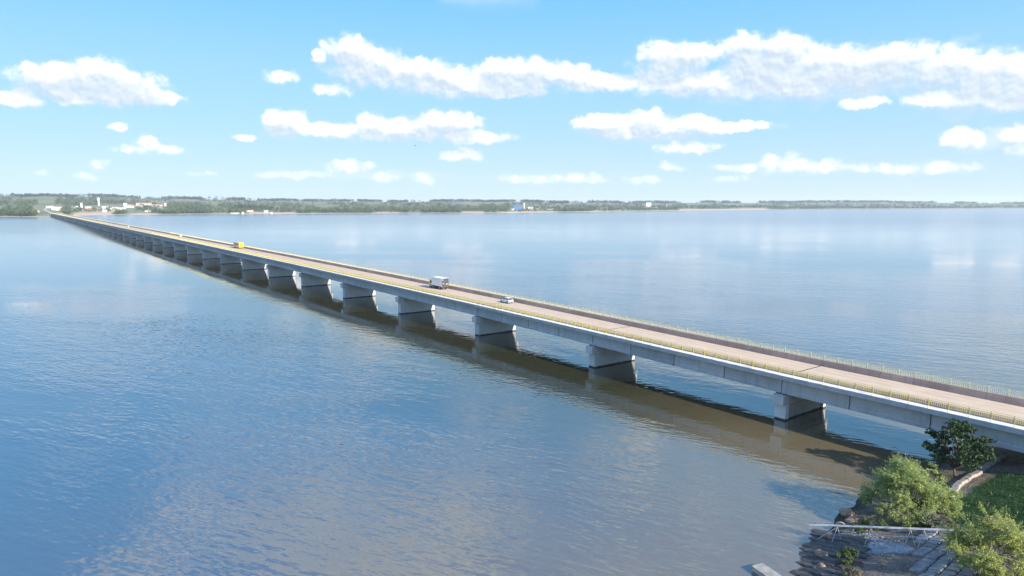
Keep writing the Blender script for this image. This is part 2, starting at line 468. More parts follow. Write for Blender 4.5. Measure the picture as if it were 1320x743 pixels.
M['soil'] = surf('bare_soil', (0.10, 0.075, 0.055), (0.17, 0.135, 0.10), 0.8, 0.95, c2=(0.22, 0.19, 0.15), s2=0.3, bump=0.08, bscale=3.0, coords='Position')
M['pave'] = surf('paving_stone', (0.22, 0.205, 0.19), (0.33, 0.31, 0.285), 1.1, 0.9, c2=(0.14, 0.13, 0.115), s2=1.6, bump=0.03, bscale=6.0, coords='Position')
M['curb'] = surf('kerb_stone', (0.30, 0.26, 0.22), (0.40, 0.35, 0.30), 0.9, 0.9, c2=(0.20, 0.17, 0.14), s2=1.1, bump=0.02, bscale=6.0, coords='Position')
M['slab'] = surf('wet_slab', (0.055, 0.05, 0.047), (0.10, 0.09, 0.08), 1.0, 0.6, c2=(0.16, 0.12, 0.10), s2=0.8, bump=0.05, bscale=4.0, coords='Position')
M['rock'] = surf('reddish_rock', (0.26, 0.17, 0.11), (0.40, 0.28, 0.19), 1.5, 0.85, c2=(0.16, 0.11, 0.08), s2=1.8, bump=0.05, bscale=5.0, coords='Position')
M['gravel'] = surf('pale_gravel', (0.34, 0.33, 0.32), (0.52, 0.51, 0.50), 2.5, 0.9, c2=(0.26, 0.24, 0.22), s2=0.7, bump=0.04, bscale=8.0, coords='Position')
M['pipe'] = surf('galvanised_pipe', (0.46, 0.48, 0.50), (0.58, 0.59, 0.60), 1.2, 0.45, c2=(0.36, 0.33, 0.30), s2=0.9, coords='Position')
M['timber'] = surf('weathered_timber', (0.24, 0.225, 0.20), (0.36, 0.34, 0.31), 1.6, 0.9, (1, 1, 4), coords='Position')
M['float'] = surf('white_float', (0.42, 0.41, 0.38), (0.56, 0.55, 0.51), 1.0, 0.6, c2=(0.30, 0.28, 0.24), s2=1.2)
M['bwhite'] = surf('white_wall', (0.74, 0.73, 0.70), (0.82, 0.81, 0.78), 0.1, 0.8)
M['bcream'] = surf('cream_wall', (0.62, 0.56, 0.46), (0.70, 0.64, 0.54), 0.1, 0.8)
M['bpink'] = surf('pink_wall', (0.58, 0.44, 0.38), (0.66, 0.52, 0.45), 0.1, 0.8)
M['broof'] = surf('clay_roof', (0.42, 0.22, 0.16), (0.52, 0.30, 0.22), 0.2, 0.85)
M['bgrey'] = surf('fibre_roof', (0.50, 0.48, 0.45), (0.60, 0.58, 0.55), 0.2, 0.8)
M['bbrick'] = surf('orange_brick', (0.45, 0.22, 0.13), (0.55, 0.29, 0.18), 0.2, 0.85)
M['bblue'] = surf('blue_cladding', (0.05, 0.17, 0.42), (0.07, 0.21, 0.48), 0.2, 0.5)
M['bwin'] = surf('dark_window', (0.05, 0.06, 0.07), (0.08, 0.09, 0.10), 0.5, 0.2)
M['tan_road'] = surf('hill_road', (0.40, 0.34, 0.29), (0.48, 0.42, 0.36), 0.05, 0.9, coords='Position')
M['bird'] = surf('dark_feathers', (0.02, 0.02, 0.022), (0.05, 0.05, 0.05), 4.0, 0.8)

# ------------------------------------------------------------------ frame of the bridge: u along it, w to its left
BA = R(-36.55)
BO = Vector((42.37, 104.67, 0))
UX = Vector((math.sin(BA), math.cos(BA), 0))
WX = Vector((-UX.y, UX.x, 0))
BRZ = math.atan2(UX.y, UX.x)


def bw(u, w, z=0.0):
    return BO + UX * u + WX * w + Vector((0, 0, z))


def lerp_tab(x, xs, ys):
    if x <= xs[0]:
        return ys[0]
    for i in range(len(xs) - 1):
        if x <= xs[i + 1]:
            t = (x - xs[i]) / (xs[i + 1] - xs[i])
            return ys[i] + (ys[i + 1] - ys[i]) * t
    return ys[-1]


# ------------------------------------------------------------------ water
def make_water():
    m, N = new_mat('lake_water')
    geo = N.n('ShaderNodeNewGeometry')
    pos = geo.outputs['Position']
    # silt: paler near the bank, clearer and darker offshore
    du = N.math('ADD', N.vm('DOT_PRODUCT', pos, tuple(UX)), -BO.dot(UX))
    blur = N.math('MULTIPLY', N.math('SUBTRACT', N.noise(N.vm('MULTIPLY', pos, (0.02, 0.02, 0)), 1.0, 4.0, 0.55).outputs[0], 0.5), 55.0)
    silt = N.mr(N.math('ADD', du, blur), -22.0, 34.0, 1.0, 0.0)
    dw = N.math('ADD', N.vm('DOT_PRODUCT', pos, tuple(WX)), -BO.dot(WX))
    open_ = N.mr(N.math('ADD', N.math('ABSOLUTE', N.math('ADD', dw, 6.0)), N.math('MULTIPLY', blur, 0.6)), 12.0, 75.0)
    col = N.mix(open_, (0.035, 0.036, 0.017), (0.045, 0.084, 0.125))
    silt = N.math('MULTIPLY', silt, N.mr(N.math('ADD', dw, blur), 50.0, 115.0, 1.0, 0.10))
    col = N.mix(silt, col, (0.150, 0.118, 0.066))
    # wind ripples: crests run across the wind
    ang = R(28)
    rot = N.n('ShaderNodeVectorRotate', {'Vector': pos, 'Axis': (0, 0, 1), 'Angle': ang}, rotation_type='AXIS_ANGLE').outputs[0]
    h1 = N.noise(N.vm('MULTIPLY', rot, (0.15, 0.44, 0)), 1.0, 1.0, 0.5).outputs[0]
    h2 = N.noise(N.vm('MULTIPLY', rot, (0.50, 1.30, 0)), 1.0, 1.0, 0.5).outputs[0]
    h3 = N.noise(N.vm('MULTIPLY', pos, (2.6, 3.4, 0)), 1.0, 2.0, 0.5).outputs[0]
    calm = N.mr(N.noise(N.vm('MULTIPLY', pos, (0.0022, 0.010, 0)), 1.0, 4.0, 0.55).outputs[0], 0.36, 0.66, 0.2, 1.25)
    h = N.math('ADD', N.math('ADD', N.math('MULTIPLY', h1, 0.17), N.math('MULTIPLY', h2, 0.13)), N.math('MULTIPLY', h3, 0.012))
    gust = N.mr(N.noise(N.vm('MULTIPLY', rot, (0.012, 0.035, 0)), 1.0, 4.0, 0.55).outputs[0], 0.36, 0.64, 0.6, 1.3)
    h = N.math('MULTIPLY', N.math('MULTIPLY', h, calm), gust)
    lee = N.mr(N.math('ADD', N.math('ABSOLUTE', N.math('ADD', dw, 6.0)), N.math('MULTIPLY', blur, 0.3)), 14.0, 80.0, 0.22, 1.5)
    lee = N.math('MULTIPLY', lee, N.mr(dw, -40.0, -8.0, 0.55, 1.0))
    lee = N.math('MAXIMUM', lee, N.mr(dw, -9.0, -1.0, 0.6, 0.0))
    rng_ = N.vm('LENGTH', N.vm('SUBTRACT', pos, tuple(BO)))
    lee = N.math('MULTIPLY', lee, N.mr(rng_, 100.0, 400.0, 1.0, 0.16))
    h = N.math('MULTIPLY', h, lee)
    bm = N.n('ShaderNodeBump', {'Height': h, 'Distance': 1.0, 'Strength': 1.0}).outputs[0]
    # sheltered by the bank and bridge, more chop out on the open lake
    chop = N.mr(N.vm('LENGTH', N.vm('SUBTRACT', pos, tuple(BO))), 120.0, 1500.0, 0.02, 0.16)
    b = N.n('ShaderNodeBsdfPrincipled', {'Base Color': col, 'Roughness': chop, 'IOR': 2.4, 'Specular IOR Level': 0.5, 'Normal': bm})
    return finish(m, N, b.outputs[0])


M['water'] = make_water()
wm = MB()
S = 13000.0
n = 26
for i in range(n):
    for j in range(n):
        x0, y0 = -S + 2 * S * i / n, -S + 2 * S * j / n
        wm.poly([(x0, y0, 0), (x0 + 1000, y0, 0), (x0 + 1000, y0 + 1000, 0), (x0, y0 + 1000, 0)])
tag(wm.build('lake_water', M['water']), kind='structure')

# ------------------------------------------------------------------ far shore terrain
SH_A = [-60, -50.2, -36.7, -33.9, -33.2, -31.9, -25.4, -18.7, -10.2, -1.3, 6.4, 11.5, 15.2, 18.7, 28.5, 36.7, 49.6, 60]
SH_R = [2600, 2489, 2101, 2010, 2132, 2288, 2315, 2287, 2335, 2334, 2678, 3035, 3344, 3683, 4603, 5407, 6687, 7000]
SK_A = [-60, -32.3, -25.3, -20.4, -11.5, -1.3, 3.9, 9.0, 18.7, 28.4, 36.7, 60]
SK_E = [0.46, 0.44, 0.30, 0.18, 0.10, 0.07, 0.0, -0.01, -0.01, 0.04, -0.07, -0.07]


def shore(a):
    w = 26 * mnoise.noise((a * 0.9, 3.1, 0)) + 10 * mnoise.noise((a * 3.7, 1.7, 0))
    return lerp_tab(a, SH_A, SH_R) + w


def far_z(a, r):
    r0 = shore(a)
    rs = lerp_tab(a, SH_A, SH_R) + 2300
    zs = CAM_H + math.tan(R(lerp_tab(a, SK_A, SK_E))) * rs
    d = r - r0
    if d < 0:
        return max(-4.0, d * 0.06)
    t = min(1.0, d / (rs - r0))
    z = 3.2 * min(1.0, d / 22.0) + (zs - 3.2) * (t ** 1.15)
    z += (2.5 + 6 * t) * mnoise.noise((a * 0.35, r * 0.0016, 5.0)) * min(1.0, d / 150)
    return z


def far_pt(a, r, dz=0.0):
    return Vector((math.sin(R(a)) * r, math.cos(R(a)) * r, far_z(a, r) + dz))


SOIL = [(-4.3, -2.2, 0.0, 130, 1.0), (-21.2, -17.3, 0.0, 120, 0.75), (-32.8, -30.0, 0.0, 190, 0.8), (-1.5, 4.0, 0.0, 110, 0.55), (13.5, 20.5, 0, 170, 0.9), (-11.5, -9.0, 0, 60, 0.6), (-37.5, -35.8, 40, 320, 0.5), (-32.6, -29.0, 200, 430, 0.5), (-29.5, -27.0, 0, 60, 0.6), (5.0, 9.5, 20, 120, 0.45)]


def make_far_land():
    NA, NR = 340, 64
    v, f, soil = [], [], []
    for i in range(NA + 1):
        a = -58 + 116 * i / NA
        r0 = shore(a)
        for j in range(NR + 1):
            t = j / NR
            d = -70 + 70 * (j / 4) if j <= 4 else 9 * (j - 4) + 7800 * ((j - 4) / (NR - 4)) ** 2.6
            r = r0 + d
            p = far_pt(a, r)
            v.append(tuple(p))
            s = 0.0
            for (a0, a1, d0, d1, k) in SOIL:
                if a0 < a < a1 and d0 - 30 < d < d1:
                    s = max(s, k * min(1, (a - a0) / .4, (a1 - a) / .4))
            soil.append(s)
    for i in range(NA):
        for j in range(NR):
            b = i * (NR + 1) + j
            f.append((b, b + 1, b + NR + 2, b + NR + 1))
    me = bpy.data.meshes.new('far_land')
    me.from_pydata(v, [], f)
    at = me.attributes.new('soil', 'FLOAT', 'POINT')
    at.data.foreach_set('value', soil)
    me.polygons.foreach_set('use_smooth', [True] * len(me.polygons))
    m, N = new_mat('far_land')
    geo = N.n('ShaderNodeNewGeometry').outputs['Position']
    n1 = N.noise(N.vm('MULTIPLY', geo, (0.006, 0.003, 0)), 1.0, 4.0, 0.6).outputs[0]
    col = N.mix(N.mr(n1, 0.40, 0.62), (0.12, 0.135, 0.075), (0.25, 0.225, 0.135))
    vor = N.n('ShaderNodeTexVoronoi', {'Vector': N.vm('MULTIPLY', geo, (0.0022, 0.0011, 0)), 'Scale': 1.0}, feature='F1').outputs['Color']
    fld = N.n('ShaderNodeSeparateColor', {0: vor}).outputs[0]
    col = N.mix(N.mr(fld, 0.25, 0.75, 0.0, 0.75), col, (0.19, 0.215, 0.115))
    n3 = N.noise(N.vm('MULTIPLY', geo, (0.02, 0.02, 0)), 1.0, 4.0, 0.6).outputs[0]
    s = N.n('ShaderNodeAttribute', attribute_name='soil').outputs['Fac']
    sf = N.mr(N.math('ADD', s, N.math('MULTIPLY', N.math('SUBTRACT', n3, 0.5), 1.1)), 0.25, 0.6)
    col = N.mix(sf, col, N.mix(N.mr(n1, .45, .6), (0.48, 0.36, 0.25), (0.50, 0.30, 0.19)))
    z = N.n('ShaderNodeSeparateXYZ', {0: geo}).outputs[2]
    col = N.mix(N.mr(z, 0.6, 2.2, 0.7, 0.0), col, (0.46, 0.41, 0.32))
    b = N.n('ShaderNodeBsdfPrincipled', {'Base Color': col, 'Roughness': 0.95, 'Specular IOR Level': 0.1})
    finish(m, N, b.outputs[0])
    me.materials.append(m)
    return tag(link('far_land', me), kind='structure')


make_far_land()


# ------------------------------------------------------------------ the bridge
SPAN = 43.2
N_SPAN = 47            # from u = -43.2 to the far abutment
U0 = -SPAN


def rise(u):
    s = 15 * math.log(1 + math.exp(min(40, u / 15)))
    return 1.95 * (1 - math.exp(-s / 130.0)) - 0.1


bridge = empty('bridge', bw(0, 0, 0), BRZ, 'long concrete girder bridge with yellow railings crossing the lake', 'bridge')

LEFT, RIGHT = 0.7, -12.95
slab_prof = [(LEFT, 6.6), (LEFT, 7.25), (-0.95, 7.25), (-0.95, 6.985), (-11.65, 6.985), (-11.65, 7.25), (RIGHT, 7.25), (RIGHT, 6.6), (-12.2, 6.52), (-0.4, 6.52)]
slab_prof = slab_prof[::-1]
me_slab = MB().extrude_x(slab_prof, 0.02, SPAN - 0.02).mesh('deck_slab', M['walk'])
me_joint = MB().box(-0.14, 0.14, -11.28, -1.32, 7.001, 7.004).mesh('expansion_joint', M['core'])
me_fascia = MB().box(0.0, SPAN - 0.06, 0.702, 0.72, 6.58, 7.20).mesh('fascia', M['girder'])
me_fascia_r = MB().box(0.0, SPAN - 0.06, -12.97, -12.952, 6.58, 7.20).mesh('fascia', M['girder'])
me_road = MB().box(0.0, SPAN, -11.3, -1.3, 6.990, 7.0).mesh('carriageway', M['road'])
gp = [(0.0, 4.25), (0.0, 4.72), (-0.10, 4.86), (-0.10, 6.36), (0.0, 6.46), (0.0, 6.515), (-0.75, 6.515), (-0.75, 6.46), (-0.65, 6.36), (-0.65, 4.86), (-0.75, 4.72), (-0.75, 4.25)]
SEG = SPAN / 4
me_seg = MB().extrude_x(gp, 0.08, SEG - 0.08).mesh('girder_panel', M['girder'])
me_rib = MB().box(-0.075, 0.075, -0.30, -0.14, 4.27, 6.50).mesh('joint_strip', M['core'])
me_core = MB().box(0.06, SPAN - 0.06, -0.60, -0.16, 4.3, 6.5).mesh('girder_core', M['core'])
me_gird = MB().extrude_x([(y - 4.0, z) for y, z in gp], 0.05, SPAN - 0.05).extrude_x([(y - 8.0, z) for y, z in gp], 0.05, SPAN - 0.05).mesh('inner_girders', M['girder'])
me_gr = MB().extrude_x([(y - 11.85, z) for y, z in gp], 0.05, SPAN - 0.05).mesh('girder', M['girder'])


def barrier_prof(y0, sgn, zt):
    # sgn +1: road lies towards -y
    return [(y0, 7.262), (y0, zt), (y0 - sgn * .16, zt), (y0 - sgn * .22, 7.45), (y0 - sgn * .37, 7.25), (y0 - sgn * .37, 7.002)] + [(y0 - sgn * .02, 7.002)]


BP = 4.8
def barrier_meshes(y0, sgn, zt):
    pr = barrier_prof(y0, sgn, zt)
    if sgn > 0:
        pr = pr[::-1]
    return MB().extrude_x(pr, 0.012, BP - 0.012).mesh('barrier_block', M['barrier'])


me_bar_l = barrier_meshes(-0.93, 1, 7.82)
me_bar_r = barrier_meshes(-11.67, -1, 7.98)

# railing: posts 2.4 m apart, picket panel in the upper half, thin top tube
def rail_mesh(y, paint):
    b = MB()
    b.box(0.0, SPAN, y - .03, y + .03, 7.25 + 1.08, 7.25 + 1.15)
    b.box(0.0, SPAN, y - .02, y + .02, 7.25 + .52, 7.25 + .57)
    b.box(0.0, SPAN, y - .018, y + .018, 7.25 + 1.32, 7.25 + 1.36)
    return b.mesh('railing', paint)


def picket_mesh(y, paint):
    b = MB()
    k = int(SPAN / 0.24)
    for i in range(k):
        x = (i + .5) * SPAN / k
        b.box(x - .022, x + .022, y - .02, y + .02, 7.25 + .57, 7.25 + 1.08)
    return b.mesh('picket', paint)


def post_shape(b, x, y):
    b.box(x - .038, x + .038, y - .035, y + .035, 7.262, 7.25 + 1.40)
    b.box(x - .09, x + .09, y - .09, y + .09, 7.252, 7.275)
    return b


YL, YR = 0.45, -12.7
me_rail = {1: rail_mesh(YL, M['yellow']), -1: rail_mesh(YR, M['cream_rail'])}
me_pick = {1: picket_mesh(YL, M['yellow']), -1: picket_mesh(YR, M['cream_rail'])}
me_post = {1: post_shape(MB(), 0, YL).mesh('post', M['yellow']), -1: post_shape(MB(), 0, YR).mesh('post', M['cream_rail'])}
NP = 18
me_prow = {}
for s_, y_ in ((1, YL), (-1, YR)):
    b = MB()
    for i in range(NP):
        post_shape(b, (i + .1) * SPAN / NP, y_)
    me_prow[s_] = b.mesh('post_row', M['yellow' if s_ > 0 else 'cream_rail'])

n_block = int(SPAN / BP)
for k in range(N_SPAN):
    ua, ub = U0 + k * SPAN, U0 + (k + 1) * SPAN
    za, zb = rise(ua), rise(ub)
    tilt = math.atan2(zb - za, SPAN)
    def put(name, me, parent=bridge):
        o = bpy.data.objects.new(name, me)
        COL.objects.link(o)
        o.parent = parent
        if parent is bridge:
            o.location = (ua, 0, za)
            o.rotation_euler = (0, -tilt, 0)
        return o
    slab = put('deck_slab', me_slab)
    put('carriageway', me_road, slab)
    put('expansion_joint', me_joint, slab)
    put('fascia', me_fascia, slab)
    put('fascia', me_fascia_r, slab)
    gd = put('girder', me_core)
    for i in range(4):
        s = put('girder_panel', me_seg, gd)
        s.location = (i * SEG, 0, 0)
        if i:
            rb = put('joint_strip', me_rib, gd)
            rb.location = (i * SEG, 0, 0)
    put('girder', me_gird)
    put('girder', me_gr)
    for me_b in (me_bar_l, me_bar_r):
        if k < 14:
            first = put('barrier_block', me_b)
            for i in range(1, n_block):
                q = put('barrier_block', me_b)
                q.location = (ua + i * BP * math.cos(tilt), 0, za + i * BP * math.sin(tilt))
        else:
            q = put('barrier', me_b)
            q.scale = (SPAN / BP, 1, 1)
    for sgn in (1, -1):
        rl = put('railing', me_rail[sgn])
        if k < 14:
            pk = put('picket', me_pick[sgn], rl)
            pk['kind'] = 'stuff'
        if k < 8:
            for i in range(NP):
                ps = put('post', me_post[sgn], rl)
                ps.location = ((i + .1) * SPAN / NP, 0, 0)
        else:
            pr = put('post_row', me_prow[sgn], rl)
            pr['kind'] = 'stuff'

# piers: stem wall in the water, cap with projecting ends, bearings
for k in range(1, N_SPAN):
    ur = U0 + k * SPAN
    z = rise(ur)
    first = (k == 1)
    m_p = M['pier_old'] if first else M['pier']
    b = MB()
    if first:
        b.box(-.7, .7, -11.0, -0.9, -4, 2.52 + z)
        stem = b.build('pier', m_p, bridge, loc=(ur, 0, 0))
        c = MB().box(-.95, .95, -0.9, 0.0, -4, 2.5 + z).build('column', M['pier'], stem)
        c2 = MB().box(-.95, .95, -11.9, -11.0, -4, 2.5 + z).build('column', M['pier'], stem)
        MB().box(-.82, .82, -11.0, -.9, 1.55 + z, 2.35 + z).build('cross_beam', m_p, stem)
    else:
        b.box(-.9, .9, -11.9, 0.0, -4, 2.5 + z)
        stem = b.build('pier', m_p, bridge, loc=(ur, 0, 0))
    cap = MB()
    cap.extrude_x([(0.85, 2.5 + z), (0.85, 4.05 + z), (-12.75, 4.05 + z), (-12.75, 2.5 + z)][::-1], -.96, .96)
    cap.build('pier_cap', M['pier'], stem)
    bb = MB()
    for y in (-.37, -4.37, -8.37, -12.2):
        for sx in (-.6, .6):
            bb.box(sx - .3, sx + .3, y - .3, y + .3, 4.05 + z, 4.25 + z)
    bb.build('bearing', M['bearing'], stem)['kind'] = 'stuff'
# abutments
for ur, sg in ((U0, -1), (U0 + N_SPAN * SPAN, 1)):
    z = rise(ur)
    a = MB().box(min(0, sg * 4), max(0, sg * 4), -13.6, 1.0, -4, 4.2 + z).box(sg * 1.2 if sg > 0 else -4, 4 if sg > 0 else -1.2, -13.6, 1.0, 4.2 + z, 7.2 + z)
    a.build('abutment', M['pier'], bridge, loc=(ur, 0, 0))


# ------------------------------------------------------------------ vehicles on the right-hand lane
def wheel(parent, x, y, r, wd):
    s = 1 if y > 0 else -1
    t = MB().tube((x, y, r), (x, y - s * wd, r), r, n=16).build('wheel', M['black'], parent)
    MB().tube((x, y + s * .015, r), (x, y - s * .03, r), r * .58, n=12).build('rim', M['rim'], t)


def seat_on_deck(u, w):
    k = math.floor((u - U0) / SPAN)
    ua = U0 + k * SPAN
    f = (u - ua) / SPAN
    za, zb = rise(ua), rise(ua + SPAN)
    return bw(u, w, 7.0 + za + (zb - za) * f + 0.003), -math.atan2(zb - za, SPAN)


def vehicle(name, u, w, label, cat):
    p, t = seat_on_deck(u, w)
    e = empty(name, p, BRZ, label, cat)
    e.rotation_euler = (0, t, BRZ)
    return e


def loft(b, secs, mat=0):
    """secs: list of (x, [(y,z)...]) rings with equal counts, closed"""
    n = len(secs[0][1])
    base = len(b.v)
    for x, ring in secs:
        b.v += [(x, y, z) for y, z in ring]
    for i in range(len(secs) - 1):
        for j in range(n):
            k = (j + 1) % n
            b.f.append((base + i * n + j, base + i * n + k, base + (i + 1) * n + k, base + (i + 1) * n + j))
            b.m.append(mat)
    b.f.append(tuple(base + j for j in reversed(range(n))))
    b.f.append(tuple(base + (len(secs) - 1) * n + j for j in range(n)))
    b.m += [mat, mat]
    return b


def make_car(u, w, paint, label):
    c = vehicle('car', u, w, label, 'car')
    b = MB()
    def ring(hw, z0, z1, r=.12):
        return [(hw - r, z0), (hw, z0 + r), (hw, z1 - r), (hw - r, z1), (-hw + r, z1), (-hw, z1 - r), (-hw, z0 + r), (-hw + r, z0)]
    loft(b, [(-2.02, ring(.66, .42, .86)), (-1.92, ring(.80, .24, .98)), (-1.2, ring(.85, .20, 1.0)), (0.6, ring(.86, .20, .95)), (1.4, ring(.84, .22, .88)), (1.9, ring(.76, .28, .76)), (2.0, ring(.62, .36, .66))])
    body = b.build('body', paint, c, smooth=False)
    # cabin: lower glass house and roof skin
    g = MB()
    bot = [(-1.78, .74, .98), (-1.78, -.74, .98), (.95, -.74, .93), (.95, .74, .93)]
    top = [(-1.25, .56, 1.40), (-1.25, -.56, 1.40), (.15, -.56, 1.42), (.15, .56, 1.42)]
    o = [3, 0, 1, 2]
    g.hexa([bot[i] for i in (0, 1, 2, 3)], [top[i] for i in (0, 1, 2, 3)])
    g.build('window_band', M['glass'], c)
    rf = MB().hexa([(-1.32, .60, 1.385), (-1.32, -.60, 1.385), (.22, -.60, 1.405), (.22, .60, 1.405)], [(-1.15, .50, 1.47), (-1.15, -.50, 1.47), (.05, -.50, 1.48), (.05, .50, 1.48)])
    rf.build('roof', paint, c)
    pl = MB()
    for s in (1, -1):
        for (x0, x1) in ((-1.80, -1.27), (-.42, -.40), (.97, .17)):
            pl.tube((x0, s * .745, .96), (x1, s * .575, 1.40), .045, n=4)
    pl.build('roof_pillar', paint, c)
    for s in (1, -1):
        for x in (-1.25, 1.25):
            wheel(c, x, s * .86, .31, .2)
        MB().box(-2.0, -1.9, s * .72 - .1, s * .72 + .1, .66, .86).build('tail_light', M['red'], c)
    MB().box(-2.05, -1.9, -.7, .7, .34, .5).build('bumper', M['chassis'], c)
    MB().box(-2.06, -2.0, -.25, .25, .56, .68).build('number_plate', M['white_paint'], c)
    return c


make_car(85.5, -8.9, M['silver'], 'silver hatchback car driving behind the box truck on the bridge')
make_car(500, -9.0, M['white_paint'], 'tiny white car far along the bridge beyond the yellow bus')
make_car(754, -7.8, M['white_paint'], 'farthest white car on the bridge towards the far shore')

tr = vehicle('box_truck', 117.5, -9.2, 'white box truck with grey rear doors on the bridge', 'truck')
MB().box(0.0, 5.7, -1.28, 1.28, .98, 3.45).build('cargo_box', M['white_paint'], tr)
for s in (1, -1):
    d = MB().box(-.05, -.004, min(s * .02, s * 1.24), max(s * .02, s * 1.24), 1.02, 3.41).build('rear_door', M['grey_door'], tr)
    MB().box(-.075, -.052, s * .3 - .02, s * .3 + .02, 1.05, 3.38).build('lock_rod', M['rim'], d)
MB().box(-.07, -.052, .62, .95, 2.8, 3.15).build('sticker', M['sticker'], tr)
MB().box(-.07, -.052, .4, .95, 1.75, 1.93).build('sticker', M['sticker'], tr)
MB().hexa([(-.07, -.95, 1.6), (-.07, -.2, 1.45), (-.052, -.2, 1.45), (-.052, -.95, 1.6)], [(-.07, -1.0, 1.95), (-.07, -.25, 1.65), (-.052, -.25, 1.65), (-.052, -1.0, 1.95)]).build('sticker', M['sticker'], tr)
MB().box(0.1, 7.6, -.42, .42, .62, .96).box(0.2, 5.6, -1.1, -.46, .78, .96).box(0.2, 5.6, .46, 1.1, .78, .96).build('chassis', M['chassis'], tr)
MB().box(-.12, .06, -1.2, 1.2, .5, .72).build('rear_bumper', M['grey_door'], tr)
cab = MB()
cab.extrude_y([(5.9, .55), (7.75, .55), (7.8, 1.35), (7.45, 2.35), (7.1, 2.5), (5.9, 2.5)], -1.12, 1.12).build('cab', M['bus_cream'], tr)
for s in (1, -1):
    MB().box(6.3, 7.25, min(s * 1.121, s * 1.135), max(s * 1.121, s * 1.135), 1.5, 2.25).build('side_window', M['glass'], tr)
    for x in (1.3, 6.9):
        wheel(tr, x, s * 1.16, .46, .32)
    MB().box(-.06, .02, s * .95 - .15, s * .95 + .15, .76, .92).build('tail_light', M['red'], tr)
    MB().box(1.9, 6.0, min(s * 1.0, s * 1.15), max(s * 1.0, s * 1.15), .5, .8).build('side_guard', M['chassis'], tr)
MB().hexa([(7.79, -1.0, 1.45), (7.86, -1.0, 1.45), (7.86, 1.0, 1.45), (7.79, 1.0, 1.45)], [(7.5, -.95, 2.3), (7.55, -.95, 2.3), (7.55, .95, 2.3), (7.5, .95, 2.3)]).build('windscreen', M['glass'], tr)

bu = vehicle('bus', 338, -9.4, 'yellow bus driving away in the distance on the bridge', 'bus')
body = MB().extrude_x([(-1.28, .45), (1.28, .45), (1.28, 3.1), (1.05, 3.4), (-1.05, 3.4), (-1.28, 3.1)][::-1], 0.03, 11.6).build('body', M['bus_cream'], bu)
MB().extrude_x([(-1.285, .44), (1.285, .44), (1.285, 3.11), (1.055, 3.41), (-1.055, 3.41), (-1.285, 3.11)][::-1], -.04, 0.55).build('rear_panel', M['bus_yellow'], bu)
MB().box(-.06, -.042, -.95, .95, 2.1, 2.9).build('rear_window', M['bus_yellow'], bu)
for s in (1, -1):
    for i in range(6):
        x = 1.0 + i * 1.72
        MB().box(x, x + 1.5, min(s * 1.281, s * 1.292), max(s * 1.281, s * 1.292), 1.75, 2.75).build('side_window', M['glass'], bu)
    for x in (2.6, 9.4):
        wheel(bu, x, s * 1.3, .5, .3)
    MB().box(-.07, -.042, s * 1.05 - .12, s * 1.05 + .12, .9, 1.35).build('tail_light', M['red'], bu)
MB().box(-.10, -.042, -1.15, 1.15, .5, .72).build('rear_bumper', M['chassis'], bu)
MB().box(11.601, 11.63, -1.1, 1.1, 1.4, 3.0).build('windscreen', M['glass'], bu)

# ------------------------------------------------------------------ near bank
LS = [-80, -30, 1, 18, 26.8, 33, 40, 60, 100, 160]
US = [-24, -23.5, -22.6, -22, -23.4, -24.8, -27.3, -36, -50, -70]


def bank_z(u, w, rough=True):
    d = lerp_tab(w, LS, US) - u
    if rough:
        d += 0.8 * mnoise.noise((w * .35, 2.0, u * .2))
    z = lerp_tab(d, [-60, -8, 0, 3, 8, 16, 24, 40, 90], [-4, -1.5, 0, .7, 1.7, 3.6, 5.4, 6.6, 7.2])
    if rough:
        z += 0.12 * mnoise.noise((u * .6, w * .6, 1.0)) * min(1, max(0, d / 2))
    if -15.0 < w < 2.4 and u < -SPAN + 1:
        z = min(z, 6.3)
    return z


def on_bank(u, w, dz=0.0):
    return bw(u, w, bank_z(u, w) + dz)


bm_ = MB()
us = [-140 + i * 6 for i in range(13)] + [-66 + i * 0.7 for i in range(78)]
ws = [-90 + 6 * i for i in range(12)] + [-20 + 0.8 * i for i in range(90)] + [52 + 6 * i for i in range(18)]
pts = [[bw(u, w, bank_z(u, w)) for w in ws] for u in us]
v = [tuple(p) for row in pts for p in row]
nw = len(ws)
f = [(i * nw + j, (i + 1) * nw + j, (i + 1) * nw + j + 1, i * nw + j + 1) for i in range(len(us) - 1) for j in range(nw - 1)]
f = [q[::-1] for q in f]
me = bpy.data.meshes.new('near_bank')
me.from_pydata(v, [], f)
me.polygons.foreach_set('use_smooth', [True] * len(me.polygons))


